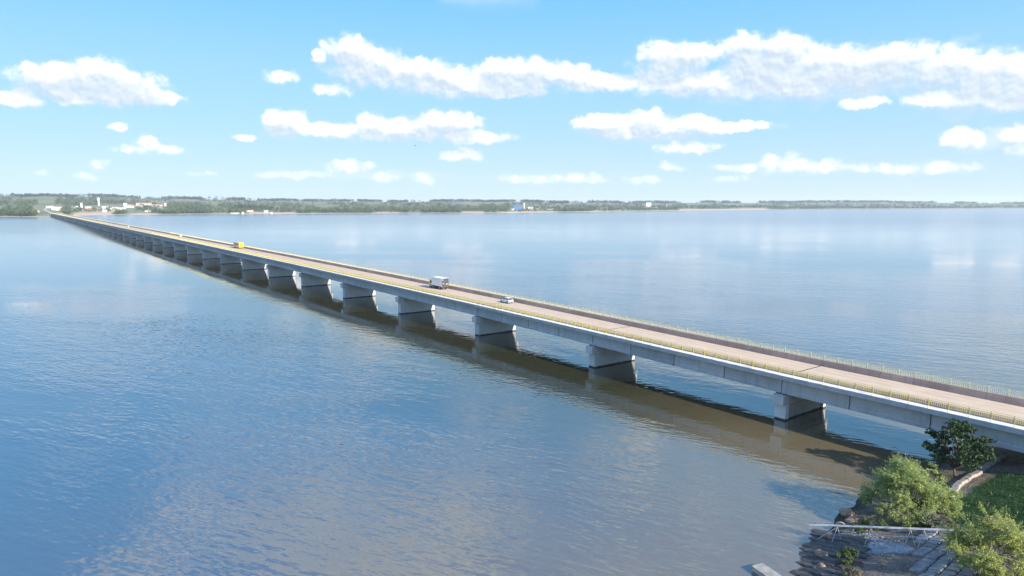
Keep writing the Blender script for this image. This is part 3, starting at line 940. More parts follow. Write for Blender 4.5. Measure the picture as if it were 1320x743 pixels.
def bank_mat():
    m, N = new_mat('bank_ground')
    geo = N.n('ShaderNodeNewGeometry').outputs['Position']
    du = N.math('ADD', N.vm('DOT_PRODUCT', geo, tuple(UX)), -BO.dot(UX))
    n1 = N.noise(geo, 0.7, 5.0, 0.62).outputs[0]
    n2 = N.noise(geo, 3.5, 4.0, 0.62).outputs[0]
    soil = N.mix(N.mr(n1, 0.35, 0.65), (0.115, 0.09, 0.068), (0.20, 0.165, 0.125))
    soil = N.mix(N.mr(n2, 0.5, 0.7), soil, (0.26, 0.235, 0.20))
    green = N.mix(N.mr(n2, 0.35, 0.65), (0.03, 0.075, 0.018), (0.06, 0.115, 0.03))
    gf = N.mr(N.math('ADD', du, N.math('MULTIPLY', N.math('SUBTRACT', n1, 0.5), 2.5)), -31.0, -30.0, 1.0, 0.0)
    dw = N.math('ADD', N.vm('DOT_PRODUCT', geo, tuple(WX)), -BO.dot(WX))
    gf = N.math('MULTIPLY', gf, N.math('MAXIMUM', N.mr(dw, 24.0, 26.0, 1.0, 0.0), N.mr(du, -45.0, -42.0, 1.0, 0.0)))
    gf = N.math('MULTIPLY', gf, N.math('MAXIMUM', N.mr(dw, 0.6, 2.4), N.math('MAXIMUM', N.mr(dw, -17.0, -15.0, 1.0, 0.0), N.mr(du, -47.0, -44.0, 1.0, 0.0))))
    col = N.mix(gf, soil, green)
    z = N.n('ShaderNodeSeparateXYZ', {0: geo}).outputs[2]
    col = N.mix(N.mr(z, 0.05, 0.5, 1.0, 0.0), col, (0.05, 0.045, 0.04))
    bm = N.n('ShaderNodeBump', {'Height': n2, 'Distance': 0.12, 'Strength': 1.0}).outputs[0]
    b = N.n('ShaderNodeBsdfPrincipled', {'Base Color': col, 'Roughness': 0.95, 'Specular IOR Level': 0.15, 'Normal': bm})
    return finish(m, N, b.outputs[0])


me.materials.append(bank_mat())
bank = tag(link('near_bank', me), kind='structure')


def stone_mesh(name, mat, sx, sy, sz, seed, jag=0.12):
    rr = random.Random(seed)
    b = MB()
    def q(z, k):
        return [((-sx + rr.uniform(-jag, jag) * sx) * k, (-sy + rr.uniform(-jag, jag) * sy) * k, z), ((sx + rr.uniform(-jag, jag) * sx) * k, (-sy + rr.uniform(-jag, jag) * sy) * k, z),
                ((sx + rr.uniform(-jag, jag) * sx) * k, (sy + rr.uniform(-jag, jag) * sy) * k, z), ((-sx + rr.uniform(-jag, jag) * sx) * k, (sy + rr.uniform(-jag, jag) * sy) * k, z)]
    lo, mid, hi = q(-sz, 1.0), q(sz * .55, 1.0), None
    hi = [(x * .86, y * .86, sz + rr.uniform(-.15, .15) * sz) for x, y, z in mid]
    b.hexa(lo, mid)
    b.f.pop(1 - 6 if False else len(b.f) - 5)   # open the joint to the bevelled top
    b.m.pop()
    base = len(b.v)
    b.v += hi
    o = base - 4
    for i in range(4):
        j = (i + 1) % 4
        b.f.append((o + i, o + j, base + j, base + i))
        b.m.append(0)
    b.f.append((base, base + 1, base + 2, base + 3))
    b.m.append(0)
    return b.mesh(name, mat)


def bank_normal_rot(u, w, rz):
    e = .6
    zu = (bank_z(u + e, w, False) - bank_z(u - e, w, False)) / (2 * e)
    n = (Vector((0, 0, 1)) - UX * zu).normalized()
    q = Vector((0, 0, 1)).rotation_difference(n)
    from mathutils import Quaternion
    return (q @ Quaternion((0, 0, 1), BRZ + rz)).to_euler()


def lay(name, me, u, w, dz, rz, parent):
    o = bpy.data.objects.new(name, me)
    COL.objects.link(o)
    o.parent = parent
    o.location = on_bank(u, w, dz)
    o.rotation_euler = bank_normal_rot(u, w, rz)
    s = rng.uniform(.93, 1.05)
    o.scale = (s, rng.uniform(.93, 1.05), 1)
    return o


# the road goes on along the embankment behind the abutment
ap = MB()
ap.poly([bw(-47.2, -1.3, 6.88), bw(-47.2, -11.3, 6.88), bw(-140, -11.3, 6.9), bw(-140, -1.3, 6.9)])
ap.poly([bw(-47.2, -1.3, 6.88), bw(-140, -1.3, 6.9), bw(-140, 2.0, 6.2), bw(-47.2, 2.0, 6.2)])
ap.poly([bw(-47.2, -11.3, 6.88), bw(-47.2, -14.6, 6.2), bw(-140, -14.6, 6.2), bw(-140, -11.3, 6.9)])
tag(ap.build('approach_road', M['road']), kind='structure')

# stone paving on the slope (children of the bank)
pv = [stone_mesh('paving_stone', M['pave'], .52, .34, .13, 10 + i, .07) for i in range(4)]
for i in range(12):
    for j in range(18):
        u = -31.4 - i * 1.13
        w = 25.6 + j * .76 + (.25 if i % 2 else 0) - (i * .12)
        um = lerp_tab(w, [26, 28.7, 35.4, 40], [-31.5, -32.2, -35.1, -37])
        if not um - 5.0 < u < um:
            continue
        lay('paving_stone', pv[rng.randrange(4)], u + rng.uniform(-.04, .04), w + rng.uniform(-.04, .04), .05 + rng.uniform(-.03, .04), rng.uniform(-.05, .05), bank)

# kerb of pale blocks curving up the bank
ku = [(-32.4, 24.6), (-31.34, 22.0), (-30.88, 19.57), (-30.13, 16.29), (-29.5, 13.26), (-28.89, 9.96), (-28.65, 6.23), (-28.63, 2.95), (-28.3, -1.17), (-28.3, -6)]
kb = [stone_mesh('kerb_stone', M['curb'], .62, .38, .20, 40 + i, .05) for i in range(3)]
for i in range(len(ku) - 1):
    (ua, wa), (ub, wb) = ku[i], ku[i + 1]
    L = math.hypot(ub - ua, wb - wa)
    nst = max(1, round(L / 1.3))
    for k in range(nst):
        t = (k + .5) / nst
        lay('kerb_stone', kb[(i + k) % 3], ua + (ub - ua) * t, wa + (wb - wa) * t, .12, math.atan2(wb - wa, ub - ua), bank)

# dark wet slabs stepping into the water
sb = [stone_mesh('shore_slab', M['slab'], 1.05, .42, .16, 60 + i, .14) for i in range(4)]
for i in range(5):
    for j in range(15):
        w = 30.5 + j * .92
        u = lerp_tab(w, LS, US) + .1 - i * 1.0 + rng.uniform(-.25, .25)
        lay('shore_slab', sb[rng.randrange(4)], u, w + rng.uniform(-.1, .1), .02 + rng.uniform(-.10, .10), rng.uniform(-.3, .3), bank)


def rock_mesh(name, mat, r, seed):
    import bmesh
    bm = bmesh.new()
    bmesh.ops.create_icosphere(bm, subdivisions=2, radius=r)
    for vv in bm.verts:
        k = 1 + .38 * mnoise.noise(vv.co * (1.3 / r) + Vector((seed, 0, 0)))
        vv.co = Vector((vv.co.x * k * 1.25, vv.co.y * k, vv.co.z * k * .62))
    me = bpy.data.meshes.new(name)
    bm.to_mesh(me)
    bm.free()
    me.materials.append(mat)
    return me


rocks = [(-23.6, 24.6, .75, 'flat reddish boulder at the waterline beside the big bush'),
         (-25.0, 26.2, .62, 'pale brown rock between the big bush and the pipe end'),
         (-24.6, 28.0, .5, 'small brown rock under the tip of the pipe gangway'),
         (-26.9, 35.5, .6, 'reddish rock lying on the dark shore slabs'),
         (-27.9, 37.4, .42, 'lower small rock on the dark slabs near the floating dock')]
for i, (u, w, r, lab) in enumerate(rocks):
    tag(link('rock', rock_mesh('rock', M['rock'], r, i * 3.3), None, on_bank(u, w, r * .2), rng.uniform(0, 6)), lab, 'rock', 'rocks along the waterline')

# pale gravel spread over the slope under the gangway
gb = MB()
for i in range(6000):
    t_ = rng.uniform(0, 1)
    u, w = -26.6 - 5.6 * t_ + rng.gauss(0, .5), 31.9 - 1.2 * t_ + rng.gauss(0, .35 + 1.1 * (1 - t_))
    if u > lerp_tab(w, LS, US) - .6:
        continue
    p = on_bank(u, w)
    s = rng.uniform(.03, .10)
    pts_ = [p + Vector((math.cos(t) * s * rng.uniform(.7, 1.2), math.sin(t) * s * rng.uniform(.7, 1.2), 0)) for t in (0, 1.6, 3.1, 4.7)]
    top_ = [q * 1.0 + (p - q) * .35 + Vector((0, 0, s * .8)) for q in pts_]
    gb.hexa([q - Vector((0, 0, .05)) for q in pts_], top_)
tag(gb.build('pale_gravel', M['gravel']), 'pale broken gravel spread on the slope under the pipe gangway', 'gravel', kind='stuff')

# ------------------------------------------------------------------ pipe gangway on trestles
pg = empty('pipe_gangway', on_bank(-27, 32), BRZ, 'white pipe gangway on thin trestles reaching out over the water', 'gangway')
pgi = Vector(pg.location)


def loc(p):
    d = Vector(p) - pgi
    return Vector((d.dot(UX), d.dot(WX), d.z))


T0, T1 = bw(-23.95, 32.9, 1.55), bw(-41.0, 26.2, 5.5)
def along(t, dz=0.0, dw=0.0):
    return T0.lerp(T1, t) + Vector((0, 0, dz)) + WX * dw


MB().path([loc(along(i / 6)) for i in range(7)], [.06] * 7, 8).build('upper_pipe', M['pipe'], pg)
MB().path([loc(along(.02 + i / 6 * .98, -.03, -.42)) for i in range(7)], [.05] * 7, 8).build('side_pipe', M['pipe'], pg)
MB().path([loc(along(.16 + i / 6 * .5, -.75, .1)) for i in range(7)], [.045] * 7, 6).build('lower_pipe', M['pipe'], pg)
for t in (.14, .30, .48, .54, .66, .82):
    top = along(t, -.06)
    for s in (-1, 1):
        ft = top + UX * (.28 * s) + WX * (.5 * s)
        d = ft - BO
        ft.z = bank_z(d.dot(UX), d.dot(WX)) - .1
        MB().tube(loc(top), loc(ft), .03, n=5).build('trestle_leg', M['pipe'], pg)
a_, b_ = along(.14, -.1), along(.05, 0) + Vector((0, 0, -1.4))
MB().tube(loc(a_), loc(b_), .04, n=5).build('brace', M['pipe'], pg)
MB().tube(loc(along(.30, -.75)), loc(along(.46, -.1)), .03, n=5).build('brace', M['pipe'], pg)

# ------------------------------------------------------------------ floating dock at the water's edge
fd = empty('floating_dock', bw(-24.2, 42.2, 0), BRZ + R(180 - 14), 'small white floating dock with planked top by the shore slabs', 'dock')
L_ = 6.2
MB().box(0, 1.6, -.55, .55, -.25, .34).build('float_block', M['float'], fd)
MB().box(2.5, 4.1, -.55, .55, -.25, .34).build('float_block', M['float'], fd)
MB().box(5.0, L_, -.55, .55, -.25, .34).build('float_block', M['float'], fd)
MB().box(0.0, L_, -.6, -.5, .34, .46).box(0, L_, .5, .6, .34, .46).build('stringer', M['timber'], fd)
for i in range(20):
    x = i * L_ / 20
    MB().box(x + .015, x + L_ / 20 - .015, -.66 + rng.uniform(-.03, .03), .66 + rng.uniform(-.03, .03), .462, .51 + rng.uniform(0, .012)).build('plank', M['timber'], fd)


# ------------------------------------------------------------------ plants
def leaf_quads(v, f, c, n, rad, size, rr, up=0.3, shell=0.55, wd=.48):
    """n leaf-sized faces through an ellipsoid"""
    for _ in range(n):
        while True:
            d = Vector((rr.uniform(-1, 1), rr.uniform(-1, 1), rr.uniform(-1, 1)))
            if 0.02 < d.length <= 1:
                break
        d = d.normalized() * (d.length ** shell)
        p = Vector((c[0] + d.x * rad[0], c[1] + d.y * rad[1], c[2] + d.z * rad[2]))
        nrm = Vector((rr.gauss(0, 1), rr.gauss(0, 1), rr.gauss(0, 1) + up)) + d * .8
        nrm.normalize()
        a = nrm.cross(Vector((rr.gauss(0, 1), rr.gauss(0, 1), rr.gauss(0, 1)))).normalized()
        b2 = nrm.cross(a)
        s = size * rr.uniform(.6, 1.35)
        b = len(v)
        v += [tuple(p - a * s), tuple(p + b2 * s * wd + nrm * s * .12), tuple(p + a * s), tuple(p - b2 * s * wd + nrm * s * .12)]
        f.append((b, b + 1, b + 2, b + 3))


def mesh_vf(name, v, f, mat):
    me = bpy.data.meshes.new(name)
    me.from_pydata(v, [], f)
    me.materials.append(mat)
    me.update()
    return me


def plant(name, loc, clumps, leaves, size, leafm, barkm, label, cat, seed, trunk_r=.16, stems=1, group=None, up=.3, twigs=0, twig_mat=None, sprays=0):
    rr = random.Random(seed)
    e = empty(name, loc, 0, label, cat, group)
    v, f = [], []
    tot = sum(r[0] * r[1] * r[2] for _, r in clumps)
    tb = MB()
    for st in range(stems):
        a = 6.28 * st / stems
        base = Vector((math.cos(a) * .25 * (stems > 1), math.sin(a) * .25 * (stems > 1), -.25))
        fork = base + Vector((rr.uniform(-.3, .3), rr.uniform(-.3, .3), 1.2))
        tb.path([base, (base + fork) / 2 + Vector((rr.uniform(-.1, .1), rr.uniform(-.1, .1), 0)), fork], [trunk_r, trunk_r * .8, trunk_r * .65], 7)
        for i, (c, r) in enumerate(clumps):
            if i % stems == st:
                c = Vector(c)
                mid = fork.lerp(c, .55) + Vector((rr.uniform(-.3, .3), rr.uniform(-.3, .3), rr.uniform(-.2, .1)))
                tb.path([fork, mid, c], [trunk_r * .5, trunk_r * .3, trunk_r * .12], 5)
                for _ in range(3):
                    q = c + Vector((rr.uniform(-1, 1) * r[0], rr.uniform(-1, 1) * r[1], rr.uniform(-.6, .9) * r[2]))
                    tb.tube(mid.lerp(c, rr.uniform(.2, 1)), q, trunk_r * .14, trunk_r * .05, 4)
    tb.build('trunk', barkm, e)
    for c, r in clumps:
        n = int(leaves * (r[0] * r[1] * r[2]) / tot)
        # several tufts per clump give light and dark masses
        k = max(6, int(11 * max(r)))
        for _ in range(k):
            d = Vector((rr.gauss(0, .5), rr.gauss(0, .5), rr.gauss(0, .5)))
            if d.length > 1:
                d.normalize()
            cc = (c[0] + d.x * r[0], c[1] + d.y * r[1], c[2] + d.z * r[2])
            sr = rr.uniform(.22, .5)
            leaf_quads(v, f, cc, n // k, (r[0] * sr, r[1] * sr, r[2] * sr), size, rr, up)
        for _ in range(sprays):
            # thin sprays that break the outline
            d = Vector((rr.gauss(0, 1), rr.gauss(0, 1), abs(rr.gauss(0, 1)) * 1.3 + .2)).normalized()
            p0 = Vector(c) + Vector((d.x * r[0], d.y * r[1], d.z * r[2])) * .75
            ln = rr.uniform(.5, 1.3)
            for q in range(5):
                t = q / 4
                leaf_quads(v, f, tuple(p0 + d * (ln * t) + Vector((0, 0, -.12 * t * t))), 5, (.16 * (1.2 - t), .16 * (1.2 - t), .14), size * .9, rr, up, .6, .3)
    link('crown', mesh_vf('crown', v, f, leafm), e)
    if twigs:
        t2 = MB()
        for _ in range(twigs):
            c, r = rr.choice(clumps)
            d = Vector((rr.gauss(0, 1), rr.gauss(0, 1), abs(rr.gauss(0, .8)))).normalized()
            p = Vector(c) + Vector((d.x * r[0], d.y * r[1], d.z * r[2])) * .7
            t2.tube(p, p + d * rr.uniform(.3, .8), .02, .008, 4)
        t2.build('dry_twig', twig_mat, e)['kind'] = 'stuff'
    return e


def dome(rx, ry, h, n, seed, rmin=.9, rmax=1.5, low=.15, power=.6):
    rr = random.Random(seed)
    out = []
    for i in range(n):
        a = rr.uniform(0, 6.283)
        q = rr.random() ** .5
        x, y = math.cos(a) * q, math.sin(a) * q
        top = h * (1 - q * q) ** power
        z = low * h + rr.uniform(.25, 1) * max(.1, top - low * h)
        r = rr.uniform(rmin, rmax)
        out.append(((x * rx, y * ry, z), (r, r, r * .75)))
    return out


plant('bush', on_bank(-28.6, 21.4), dome(4.3, 4.1, 5.3, 70, 3, .5, 1.1, .04), 52000, .085, M['leaf_bush'], M['bark'],
      'large light green bush on the bank above the pipe gangway', 'bush', 11, .12, 4, up=.5, sprays=16)
plant('bush', on_bank(-39.3, 31.0), dome(3.3, 3.1, 4.2, 44, 5, .45, .95, .05), 28000, .085, M['leaf_lime'], M['bark_grey'],
      'yellow-green bush with dry twigs covering the paving at the corner', 'bush', 12, .10, 4, up=.5, sprays=12, twigs=260, twig_mat=M['bark_grey'])
# dark layered tree by the bridge
cl = []
rr = random.Random(21)
for (z, rad, k) in ((2.6, 4.1, 9), (3.7, 3.7, 8), (4.7, 2.8, 6), (5.7, 1.7, 4), (6.5, .7, 2)):
    for i in range(k):
        a = 6.283 * i / k + rr.uniform(-.3, .3)
        q = rad * rr.uniform(.45, 1)
        cl.append(((math.cos(a) * q, math.sin(a) * q, z + rr.uniform(-.25, .25)), (1.05, 1.05, .36)))
plant('tree', on_bank(-27.0, 5.6), cl, 8200, .19, M['leaf_dark'], M['bark'], 'dark green layered tree growing beside the bridge girder', 'tree', 13, .16, 1, up=1.2)
plant('bush', on_bank(-25.9, 10.5), dome(1.8, 1.8, 2.4, 9, 8, .5, .8), 3500, .13, M['leaf_bush'], M['bark'], 'small bright green bush between the big bush and the dark tree', 'bush', 14, .05, 3, up=.5)
plant('shrub', on_bank(-29.5, 35.6), dome(1.0, 1.3, 1.3, 8, 9, .35, .6), 2600, .09, M['leaf_weed'], M['bark'], 'low green shrub beside the pale gravel at the water side', 'shrub', 15, .03, 3, up=.5)
plant('shrub', on_bank(-31.2, 38.3), dome(.9, 1.2, .9, 7, 10, .3, .5), 2000, .09, M['leaf_dry'], M['bark'], 'dry yellowish shrub at the bottom edge above the dark slabs', 'shrub', 16, .03, 3, up=.5)
plant('shrub', on_bank(-33.0, 25.2), dome(1.5, 1.6, 1.8, 9, 12, .4, .7), 3000, .09, M['leaf_dry'], M['bark_grey'], 'greyish dry shrub between the kerb and the pipes', 'shrub', 17, .03, 3, up=.4, twigs=80, twig_mat=M['bark_grey'])
plant('shrub', on_bank(-27.9, 28.3), dome(1.8, 1.2, 1.2, 9, 14, .35, .6), 2800, .09, M['leaf_weed'], M['bark'], 'weedy shrub along the foot of the big bush by the pipes', 'shrub', 18, .03, 3, up=.4)
# grass of the slope
gv, gf = [], []
rr = random.Random(31)
for _ in range(60000):
    u, w = rr.uniform(-44, -30.6), rr.uniform(2.0, 24.5)
    edge = lerp_tab(w, [c[1] for c in ku[::-1]], [c[0] for c in ku[::-1]]) - 1.6
    if u > edge + rr.gauss(0, .25):
        continue
    p = on_bank(u, w, -.02)
    h = rr.uniform(.06, .16)
    a = rr.uniform(0, 6.283)
    t = Vector((math.cos(a), math.sin(a), 0)) * rr.uniform(.012, .03)
    lean = Vector((rr.gauss(0, .08), rr.gauss(0, .08), h))
    b = len(gv)
    gv += [tuple(p - t), tuple(p + t), tuple(p + lean + t * .2), tuple(p + lean - t * .2)]
    gf.append((b, b + 1, b + 2, b + 3))
tag(link('grass', mesh_vf('grass', gv, gf, M['grass'])), 'dark green grass on the slope beside the bridge', 'grass', kind='stuff')
# loose weeds over the rest of the bank
gv, gf = [], []
for _ in range(9000):
    u, w = rr.uniform(-46, -23.5), rr.uniform(-14, 48)
    if u > lerp_tab(w, LS, US) - .8 or mnoise.noise((u * .5, w * .5, 9)) < .12 or (w > 25 and -42 < u < -31.3) or -14 < w < 1:
        continue
    p = on_bank(u, w, -.02)
    h = rr.uniform(.12, .4)
    a = rr.uniform(0, 6.283)
    t = Vector((math.cos(a), math.sin(a), 0)) * rr.uniform(.03, .08)
    lean = Vector((rr.gauss(0, .12), rr.gauss(0, .12), h))
    b = len(gv)
    gv += [tuple(p - t), tuple(p + t), tuple(p + lean + t * .2), tuple(p + lean - t * .2)]
    gf.append((b, b + 1, b + 2, b + 3))
tag(link('weeds', mesh_vf('weeds', gv, gf, M['leaf_weed'])), 'patchy weeds scattered along the near bank', 'weeds', kind='stuff')

# ------------------------------------------------------------------ far shore: trees
def far_crown(seed, w, h, dark):
    rr = random.Random(seed)
    v, f = [], []
    for i in range(7):
        a = rr.uniform(0, 6.283)
        q = rr.random() ** .5 * w * .55
        leaf_quads(v, f, (math.cos(a) * q, math.sin(a) * q, h * rr.uniform(.42, .82)), 26, (w * .45, w * .45, h * .24), w * .17, rr, .6, .5)
    return mesh_vf('crown', v, f, M['leaf_far_dark' if dark else 'leaf_far'])


me_ftr = MB().path([(0, 0, -1), (.1, 0, 3), (0, .1, 6)], [.4, .3, .15], 5).mesh('trunk', M['bark'])
crowns = [far_crown(100 + i, 4.6 + i * .5, 8 + i * 1.1, False) for i in range(4)]
crowns_d = [far_crown(120 + i, 3.6 + i * .4, 15 + i * 2.2, True) for i in range(3)]


def far_tree(a, r, me_c, label, group, s=1.0):
    e = empty('tree', far_pt(a, r, -.3), rng.uniform(0, 6.28), label, 'tree', group)
    e.scale = (s, s, s)
    link('trunk', me_ftr, e)
    link('crown', me_c, e)


rr = random.Random(55)
cnt = 0
tries = 0
while cnt < 190 and tries < 4000:
    tries += 1
    a = rr.uniform(-38, 14)
    d = 12 + 110 * rr.random() ** 1.6
    if any(a0 - .1 < a < a1 + .1 and k > .7 for (a0, a1, d0, d1, k) in SOIL) and rr.random() < .85:
        continue
    if -34.6 < a < -33.2 or (-33.2 < a < -26 and rr.random() < .45):
        continue
    if a < -34:
        lab = ('small green tree on the far shore left of the bridge end', 'trees left of the far bridge end')
    elif a < -25:
        lab = ('small green tree on the far shore below the town', 'shore trees below the far town')
    elif a < -22.5:
        lab = ('small green tree on the far shore between town and lakeside houses', 'shore trees between town and lakeside houses')
    elif a < -17:
        lab = ('small green tree on the far shore around the lakeside houses', 'shore trees around the lakeside houses')
    elif a < -8:
        lab = ('small green tree on the far shore right of the lakeside houses', 'shore trees right of the lakeside houses')
    elif a < -.3:
        lab = ('small green tree on the far shore left of the blue factory', 'shore trees left of the blue factory')
    elif a < 8:
        lab = ('small green tree on the far shore below and right of the blue factory', 'shore trees right of the blue factory')
    else:
        lab = ('small green tree on the far shore below the large white block', 'shore trees below the large white block')
    far_tree(a, shore(a) + d, rr.choice(crowns), lab[0], lab[1], rr.uniform(.7, 1.25))
    cnt += 1
for i in range(13):
    a = -21.9 + i * .13 + rr.uniform(-.03, .03)
    far_tree(a, shore(a) + 230 + rr.uniform(-15, 15), rr.choice(crowns_d), 'tall dark tree in the row above the lakeside houses', 'row of tall dark trees behind the lakeside houses', rr.uniform(1.25, 1.6))
for i in range(9):
    a = -20.1 + i * .155
    far_tree(a, shore(a) + 190 - i * 14, rr.choice(crowns_d), 'dark tree in the clump sloping down to the lakeside houses', 'dark clump beside the lakeside houses', rr.uniform(1.15, 1.5) - i * .04)

# the mass of woodland behind
wv, wf = [], []
dv, df = [], []
for _ in range(12000):
    a = rr.uniform(-42, 42) if rr.random() < .75 else rr.uniform(-42, -24)
    r0 = shore(a)
    d = 15 + 2600 * rr.random() ** 2.3
    k = mnoise.noise((a * .55, d * .0022, 7.7)) + .45 * mnoise.noise((a * 2.0, d * .008, 2.2))
    if d > 1500 and rr.random() < .65:
        continue
    town = -35 < a < -27 and d < 900
    if k < ((-.30 if d < 800 else -.05) if not town else (.16 if d < 480 else .02)):
        continue
    if any(a0 < a < a1 and d < d1 and kk > .5 for (a0, a1, d0, d1, kk) in SOIL) or -34.7 < a < -33.6:
        continue
    p = far_pt(a, r0 + d)
    s = rr.uniform(.75, 1.3) * (1 + d / 3000)
    dark = rr.random() < (.25 if d < 1500 else .6)
    V_, F_ = (dv, df) if dark else (wv, wf)
    for q in range(2):
        leaf_quads(V_, F_, (p.x + rr.uniform(-4, 4), p.y + rr.uniform(-4, 4), p.z + 5.0 * s), 15, (5 * s, 5 * s, 4.6 * s), 1.7 * s, rr, .6, .5)
tag(link('woodland', mesh_vf('woodland', wv, wf, M['leaf_far'])), 'far green woodland covering the opposite shore', 'woodland', kind='stuff')
tag(link('woodland', mesh_vf('woodland', dv, df, M['leaf_far_dark'])), 'darker patches of far woodland on the opposite shore', 'woodland', kind='stuff')

# tree lines on the far ridge
wv, wf = [], []
for _ in range(3000):
    a = rr.uniform(-42, 42)
    rs = lerp_tab(a, SH_A, SH_R) + 2330
    if mnoise.noise((a * .45, 11.0, 0)) < -.12:
        continue
    p = far_pt(a, rs + rr.uniform(-60, 60))
    s = rr.uniform(.8, 1.5) * (1.2 if a < 0 else 1.5)
    leaf_quads(wv, wf, (p.x, p.y, p.z + 5 * s), 12, (8 * s, 8 * s, 5 * s), 3.0 * s, rr, .6, .5)
tag(link('ridge_woodland', mesh_vf('ridge_woodland', wv, wf, M['leaf_far_dark'])), 'dark line of trees on the far ridge', 'woodland', kind='stuff')


# ------------------------------------------------------------------ far shore: buildings
def house(name, a, d, w, dep, h, wall, roof, label, cat='building', rise_=1.5, yaw=0.0, wins=0, flat=False, group=None):
    p = far_pt(a, shore(a) + d)
    e = empty(name, p, -R(a) + yaw, label, cat, group)
    MB().box(-w / 2, w / 2, -dep / 2, dep / 2, -3, h).build('wall', wall, e)
    if flat:
        MB().box(-w / 2 - .3, w / 2 + .3, -dep / 2 - .3, dep / 2 + .3, h + .005, h + rise_ * .3).build('roof', roof, e)
    else:
        MB().extrude_x([(-dep / 2 - .6, h + .02), (0, h + rise_), (dep / 2 + .6, h + .02)][::-1], -w / 2 - .5, w / 2 + .5).build('roof', roof, e)
    for i in range(wins):
        x = -w / 2 + (i + .5) * w / wins
        MB().box(x - .9, x + .9, -dep / 2 - .08, -dep / 2 - .02, h * .35, h * .75).build('window', M['bwin'], e)
    return e


def tower(name, a, d, r, h, label, cat, mat, square=False):
    e = empty(name, far_pt(a, shore(a) + d), -R(a), label, cat)
    if square:
        MB().box(-r, r, -r, r, -2, h * .93).build('shaft', mat, e)
        MB().box(-r * 1.08, r * 1.08, -r * 1.08, r * 1.08, h * .93, h).build('parapet', mat, e)
    else:
        MB().tube((0, 0, -2), (0, 0, h * .62), r * .82, n=14).build('shaft', mat, e)
        MB().tube((0, 0, h * .62), (0, 0, h * .66), r * .82, r, n=14).tube((0, 0, h * .66), (0, 0, h), r, n=14).build('tank', mat, e)
        MB().tube((0, 0, h), (0, 0, h + r * .35), r, r * .2, n=14).build('tank_roof', mat, e)
    return e


tower('water_tower', -31.0, 850, 3.6, 30, 'tall white water tower above the town at the far end of the bridge', 'tower', M['bwhite'])
tower('tower', -32.05, 480, 2.6, 22, 'slim white square tower among trees left of the water tower', 'tower', M['bwhite'], True)
house('building', -32.35, 560, 7, 8, 10, M['bwhite'], M['bgrey'], 'small white block beside the slim white tower', flat=True)
house('building', -29.35, 760, 12, 10, 9, M['bwhite'], M['bwhite'], 'white gable end building left of the long red-roofed buildings', rise_=3)
house('building', -28.9, 740, 34, 12, 5, M['bpink'], M['broof'], 'low pink building with red roof between two white buildings', wins=6, rise_=3)
house('building', -28.15, 700, 54, 16, 11, M['bwhite'], M['broof'], 'long white building with pinkish tiled roof on the hill', wins=9, rise_=6)
house('building', -27.3, 600, 42, 15, 10, M['bwhite'], M['broof'], 'white building with red roof and a short end tower', wins=7, rise_=4)
tower('tower', -26.75, 590, 3.0, 18, 'short white tower at the end of the red-roofed buildings', 'tower', M['bwhite'], True)
house('shed', -27.35, 330, 58, 16, 4, M['bwhite'], M['bgrey'], 'long low pale shed below the red-roofed buildings', 'shed', rise_=2)
house('shed', -30.7, 330, 44, 16, 5, M['bwhite'], M['bwhite'], 'wide white shed below the water tower', 'shed', rise_=3)
house('building', -31.45, 300, 28, 14, 8, M['bbrick'], M['bbrick'], 'orange brick building left of the wide white shed', flat=True)
house('building', -29.6, 420, 26, 12, 5, M['bcream'], M['bgrey'], 'cream house with grey roof between sheds in the town', wins=4)
house('building', -33.0, 330, 34, 12, 5, M['bcream'], M['bgrey'], 'long cream house near the bridge end', wins=5)
house('building', -33.9, 700, 22, 12, 6, M['bpink'], M['broof'], 'pink house beside the road climbing from the bridge', wins=3)
house('building', -33.6, 640, 18, 11, 5, M['bcream'], M['broof'], 'small cream house next to the pink house on the hill road', wins=3)
house('building', -32.7, 520, 22, 12, 4, M['bwhite'], M['bgrey'], 'low white house between the hill road and the slim tower', wins=3)
house('house', -21.5, 170, 16, 10, 4, M['bwhite'], M['broof'], 'small white lakeside house with red roof, leftmost of three', 'house', wins=3)
house('house', -20.9, 120, 22, 10, 4, M['bpink'], M['broof'], 'middle lakeside house with cream walls', 'house', wins=3)
house('house', -19.7, 95, 13, 11, 5, M['bcream'], M['bgrey'], 'lakeside house with white roof, rightmost of three', 'house', wins=2)
house('boathouse', -22.0, 12, 26, 7, 1.8, M['bcream'], M['bgrey'], 'pale boathouse at the water below the lakeside houses', 'boathouse', flat=True)
house('boathouse', -21.4, 10, 7, 6, 3.6, M['bcream'], M['bgrey'], 'small white hut at the end of the pale boathouse', 'hut', rise_=1.5)
house('hut', -19.3, 10, 6, 5, 3, M['bcream'], M['bgrey'], 'white hut on the waterline right of the lakeside houses', 'hut')
house('factory', .35, 420, 16, 16, 21, M['bblue'], M['bblue'], 'tall blue factory block above the far shore', 'factory', flat=True)
house('factory', .72, 420, 20, 16, 11, M['bblue'], M['bblue'], 'low blue factory wing right of the tall blue block', 'factory', flat=True)
tower('silo', 1.0, 400, 2.3, 26, 'white silo standing right of the blue factory', 'silo', M['bwhite'])
house('shed', 1.55, 370, 19, 14, 8, M['bwhite'], M['bwhite'], 'white arched shed right of the white silo', 'shed', rise_=3)
house('shed', 2.2, 380, 30, 14, 4, M['bwhite'], M['bgrey'], 'low white shed, middle of the row right of the blue factory', 'shed')
house('shed', 3.2, 330, 34, 14, 4, M['bwhite'], M['bgrey'], 'farthest right low white shed of the factory row', 'shed')
house('shed', .05, 380, 14, 10, 5, M['bwhite'], M['bgrey'], 'small white shed left of the blue factory', 'shed')
house('tower_block', 11.25, 520, 25, 20, 26, M['bwhite'], M['bwhite'], 'large white block standing alone above the far shore', 'building', flat=True)
